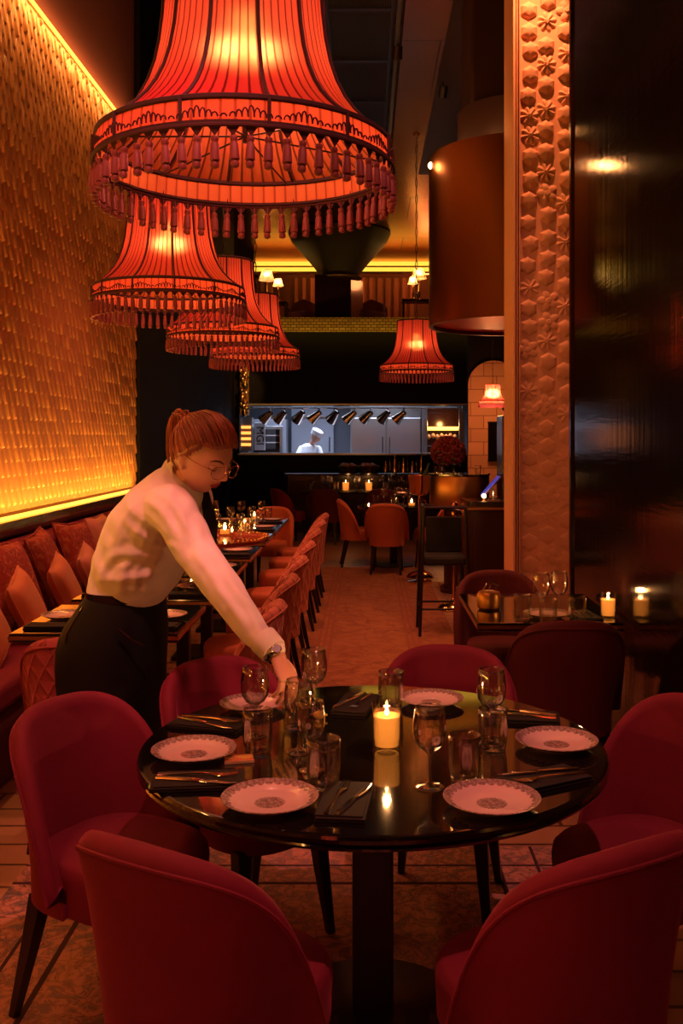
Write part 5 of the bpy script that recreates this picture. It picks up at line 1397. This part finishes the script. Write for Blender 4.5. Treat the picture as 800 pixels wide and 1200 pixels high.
    lp.tube([HF @ on_face(x, z, o_) for x, z, o_ in ((-.021, -.0612, -.001), (-.012, -.065, -.0005), (0, -.0668, 0), (.012, -.065, -.0005), (.021, -.0612, -.001))], [.001, .0034, .0042, .0034, .001], 8)
    lp.build('lips', 'lipm', t)
    # glasses
    g = MB()
    for s in (-1, 1):
        g.tube([HF @ Vector((s * (.0335 + .0255 * math.copysign(abs(math.cos(q)) ** .8, math.cos(q))), .106 - .012 * abs(math.cos(q)) * (math.cos(q) > 0), -.006 + .020 * math.copysign(abs(math.sin(q)) ** .85, math.sin(q)))) for q in [2 * PI * k / 28 for k in range(28)]], .0013, 6, closed=True)
        g.tube([HF @ Vector(p) for p in ((s * .059, .097, .002), (s * .072, .075, .004), (s * .079, .03, .004), (s * .079, -.012, .008), (s * .075, -.03, -.008))], .0013, 6)
    g.tube([HF @ Vector(p) for p in ((-.009, .106, -.001), (0, .109, .002), (.009, .106, -.001))], .0013, 6)
    go = g.build('eyeglasses', 'wire', t)
    for s in (-1, 1):
        MB().add([HF @ Vector((s * (.0335 + .0245 * math.cos(q)), .1055 - .011 * max(0, math.cos(q)), -.006 + .019 * math.sin(q))) for q in [2 * PI * k / 24 for k in range(24)]], [tuple(range(24))]).build('lens', 'tglass', go)
    # ---- hair
    hr = MB(); n, m = 64, 48; vs = []; keep = []
    for j in range(m + 1):
        ph = PI * j / m
        for k in range(n):
            a = 2 * PI * k / n; x, y, z = math.sin(ph) * math.cos(a), math.sin(ph) * math.sin(a), math.cos(ph)
            p = head_point(x, y, z, .012 + .006 * max(0, z), False)
            ok = (z > .44 + .10 * (1 - abs(x)) if y > .42 else z > -.02 + (y + .1) * .75 if y > -.1 else z > -.42 - .1 * 0)
            if not ok: p = head_point(x, y, z, -.012, False)
            vs.append(HF @ p); keep.append(ok)
    hr.add(vs, [(j * n + k, (j + 1) * n + k, (j + 1) * n + (k + 1) % n, j * n + (k + 1) % n) for j in range(m) for k in range(n)])
    knot = Vector((0, -.098, .062)); rr_ = random.Random(11)
    for i in range(230):   # strands swept back to the knot
        a = rr_.uniform(-PI * .98, PI * .98)
        # start along the hairline
        yf = math.cos(a); xs = math.sin(a)
        if yf > .35: z0 = .50 + rr_.uniform(-.04, .12)
        elif yf > -.2: z0 = .02 + (yf + .2) * .85 + rr_.uniform(-.02, .12)
        else: z0 = -.42 + rr_.uniform(-.02, .4)
        q = math.sqrt(max(0, 1 - z0 * z0)); s0 = Vector((xs * q, yf * q, z0)).normalized(); k_ = Vector((0, -.84, .54)).normalized()
        pts = []; g_ = .012 + rr_.uniform(0, .006)
        wob = rr_.uniform(-.06, .06)
        for jj in range(9):
            tt = jj / 8; v = s0.lerp(k_, tt); v.x += wob * math.sin(tt * PI)
            if v.length < .2: v = v + Vector((xs * .3 + .01, 0, .5 * (1 - tt)))
            v.normalize()
            pts.append(HF @ head_point(v.x, v.y, v.z, g_ + .004 * math.sin(tt * PI) + .006 * max(0, v.z) + .008 * tt ** 3, False))
        pts[-1] = HF @ (knot + Vector((rr_.uniform(-.012, .012), rr_.uniform(-.0, .01), rr_.uniform(-.012, .012))))
        r = rr_.uniform(.0014, .0028); hr.tube(pts, [r * .5] + [r] * 7 + [r * .7], 5)
    kw = HF @ knot
    back = (HF.to_3x3() @ Vector((0, -1, .25))).normalized()
    for i in range(90):    # pony tail
        o1 = Vector((rr_.gauss(0, .008), rr_.gauss(0, .008), rr_.gauss(0, .008)))
        sp_ = Vector((rr_.gauss(0, .016), rr_.gauss(0, .012), rr_.gauss(0, .008)))
        L_ = rr_.uniform(.8, 1.12)
        pts = [kw + o1 * .5, kw + back * .03 + Vector((0, 0, .014)) + o1 + sp_ * .3, kw + back * .05 * 1 + Vector((-.005, 0, -.012)) + sp_ * .8, kw + back * .045 + Vector((-.008, 0, -.07 * L_)) + sp_, kw + back * .035 + Vector((-.006, 0, -.135 * L_)) + sp_ * 1.1, kw + back * .022 + Vector((-.002, -.0, -.185 * L_)) + sp_ * .9]
        p, q = smooth_path(pts, [.002, .0026, .0026, .0024, .0018, .0006], 3); hr.tube(p, q, 5)
    ho = hr.build('hair', 'hairm', t, angle=0)
    MB().tube([kw + back * .006 + HF.to_3x3() @ Vector((.013 * math.cos(q), 0, .013 * math.sin(q))) for q in [2 * PI * k / 16 for k in range(16)]], .004, 6, closed=True).build('hair_tie', 'iris', ho)
waitress()

def cook():
    p = P(363, 530, 18.0); t = thing('person', 'cook in white jacket and white cap working behind the kitchen pass', 'person', (P(363, 530, 18.6).x, 18.6, 0))
    body = MB(); HF = head_frame(Vector((.12, -.12, 1.60)), (.8, -.45, -.5), 0, 1.05)
    head_mesh(body, HF, 32, 24)
    limb(body, [(.02, 0, 1.40), (.06, -.05, 1.5), (.11, -.10, 1.57)], [.06, .055, .05])
    body.rings([ering((-.02, 0, z), (1, 0, 0), (0, 1, 0), a, b) for z, a, b in ((.85, .15, .13), (1.1, .14, .12), (1.3, .17, .12), (1.42, .12, .08), (1.46, .05, .05))])
    for s in (-1, 1):
        limb(body, [(s * .17, -.02, 1.38), (s * .22, -.14, 1.2), (s * .16 + .06, -.32, 1.20)], [.045, .04, .028])
        body.rings([ering((s * .16 + .06, -.32 - q, 1.20 - q * .3), (1, 0, 0), (0, 0, 1), a, .016) for q, a in ((0, .025), (.05, .038), (.09, .034))])
        for k in range(4): limb(body, [(s * .16 + .06 + (k - 1.5) * .018, -.40, 1.175), (s * .16 + .06 + (k - 1.5) * .02, -.44, 1.165), (s * .16 + .06 + (k - 1.5) * .02, -.46, 1.14)], [.009, .008, .007], 8, 3)
        limb(body, [(s * .16 + .06 - s * .03, -.345, 1.19), (s * .16 + .06 - s * .055, -.385, 1.18), (s * .16 + .06 - s * .05, -.42, 1.165)], [.011, .010, .008], 8, 3)
        limb(body, [(s * .09, 0, .88), (s * .10, 0, .48), (s * .10, .02, .08)], [.085, .06, .04]); body.ball((s * .10, -.04, .04), .05, 12, 8, (.9, 2.2, .75))
    remeshed('body', body, 'skin', .008, t, 1)
    c = MB(); c.rings([ering((-.02, 0, z), (1, 0, 0), (0, 1, 0), a, b) for z, a, b in ((.80, .19, .17), (1.1, .165, .15), (1.3, .20, .145), (1.42, .17, .11), (1.475, .07, .07))])
    for s in (-1, 1): limb(c, [(s * .16, -.02, 1.37), (s * .225, -.14, 1.2), (s * .16 + .06, -.28, 1.21)], [.068, .06, .045])
    remeshed('jacket', c, 'white', .01, t, 2)
    MB().rings([ering((0, 0, z), (1, 0, 0), (0, 1, 0), a, b) for z, a, b in ((.87, .155, .14), (.5, .20, .13), (.08, .19, .11))]).build('trousers', 'blackfab', t)
    h = MB(); h.rings([[HF @ v for v in ering((0, -.015, z), (1, 0, 0), (0, 1, 0), a, b)] for z, a, b in ((.035, .085, .105), (.09, .088, .108), (.12, .092, .112), (.14, .07, .085), (.145, .01, .01))]).build('cap', 'white', t)
cook()
added_downlight('added black fill spotlight under the ceiling above the front of the round table', .75, 1.4, 5.25, 330, (-.3, 2.9, .9), (1, .27, .22), 44)
added_downlight('added black fill spotlight under the ceiling, aimed at the waitress', -.25, .8, 5.25, 620, (-.68, 3.2, 1.36), (1, .25, .21), 14.5, .16)  # frontal fill added for the side of her shirt facing the camera
added_downlight('added black fill spotlight under the ceiling above the wall tables', -.45, 4.6, 5.25, 260, (-.9, 5.6, .7), (1, .27, .15), 60)
added_downlight('added black fill spotlight under the ceiling above the middle of the wall tables', -.45, 7.6, 5.25, 240, (-1.2, 7.6, .7), (1, .27, .15), 70)
added_downlight('added black fill spotlight under the ceiling above the aisle', .3, 9.0, 5.25, 150, (.2, 10.5, 0), (1, .34, .13), 70)
added_downlight('added black fill spotlight under the ceiling above the far orange chairs', .8, 10.0, 5.25, 130, (.3, 12, .3), (1, .28, .09), 60)

for o in list(COL.objects):   # everything standing on the persian rug stands on its pile
    if o.parent is None and o.get('category') and o.get('category') not in ('rug', 'pendant lamp', 'spotlight', 'pipe', 'grille') and -1.2 < o.location.x < 1.1 and 1.2 < o.location.y < 3.6 and o.location.z < 1.2:
        o.location.z += .005

# ------------------------------------------------------------------ camera, world, view
w = bpy.data.worlds.new('world'); C.world = w; w.use_nodes = True
w.node_tree.nodes['Background'].inputs[0].default_value = (1, .25, .12, 1); w.node_tree.nodes['Background'].inputs[1].default_value = .004
cam = bpy.data.cameras.new('camera'); co = bpy.data.objects.new('camera', cam); COL.objects.link(co)
co.location = (0, 0, H); co.rotation_euler = (PI / 2, 0, 0)
cam.sensor_fit = 'AUTO'; cam.sensor_width = 36; cam.lens = 36 * F / 1200
cam.shift_x = -28 / 1200; cam.shift_y = -87 / 1200; cam.clip_end = 100
C.camera = co
C.view_settings.view_transform = 'Standard'; C.view_settings.look = 'None'; C.view_settings.gamma = 1; C.view_settings.use_curve_mapping = False
C.view_settings.exposure = 0
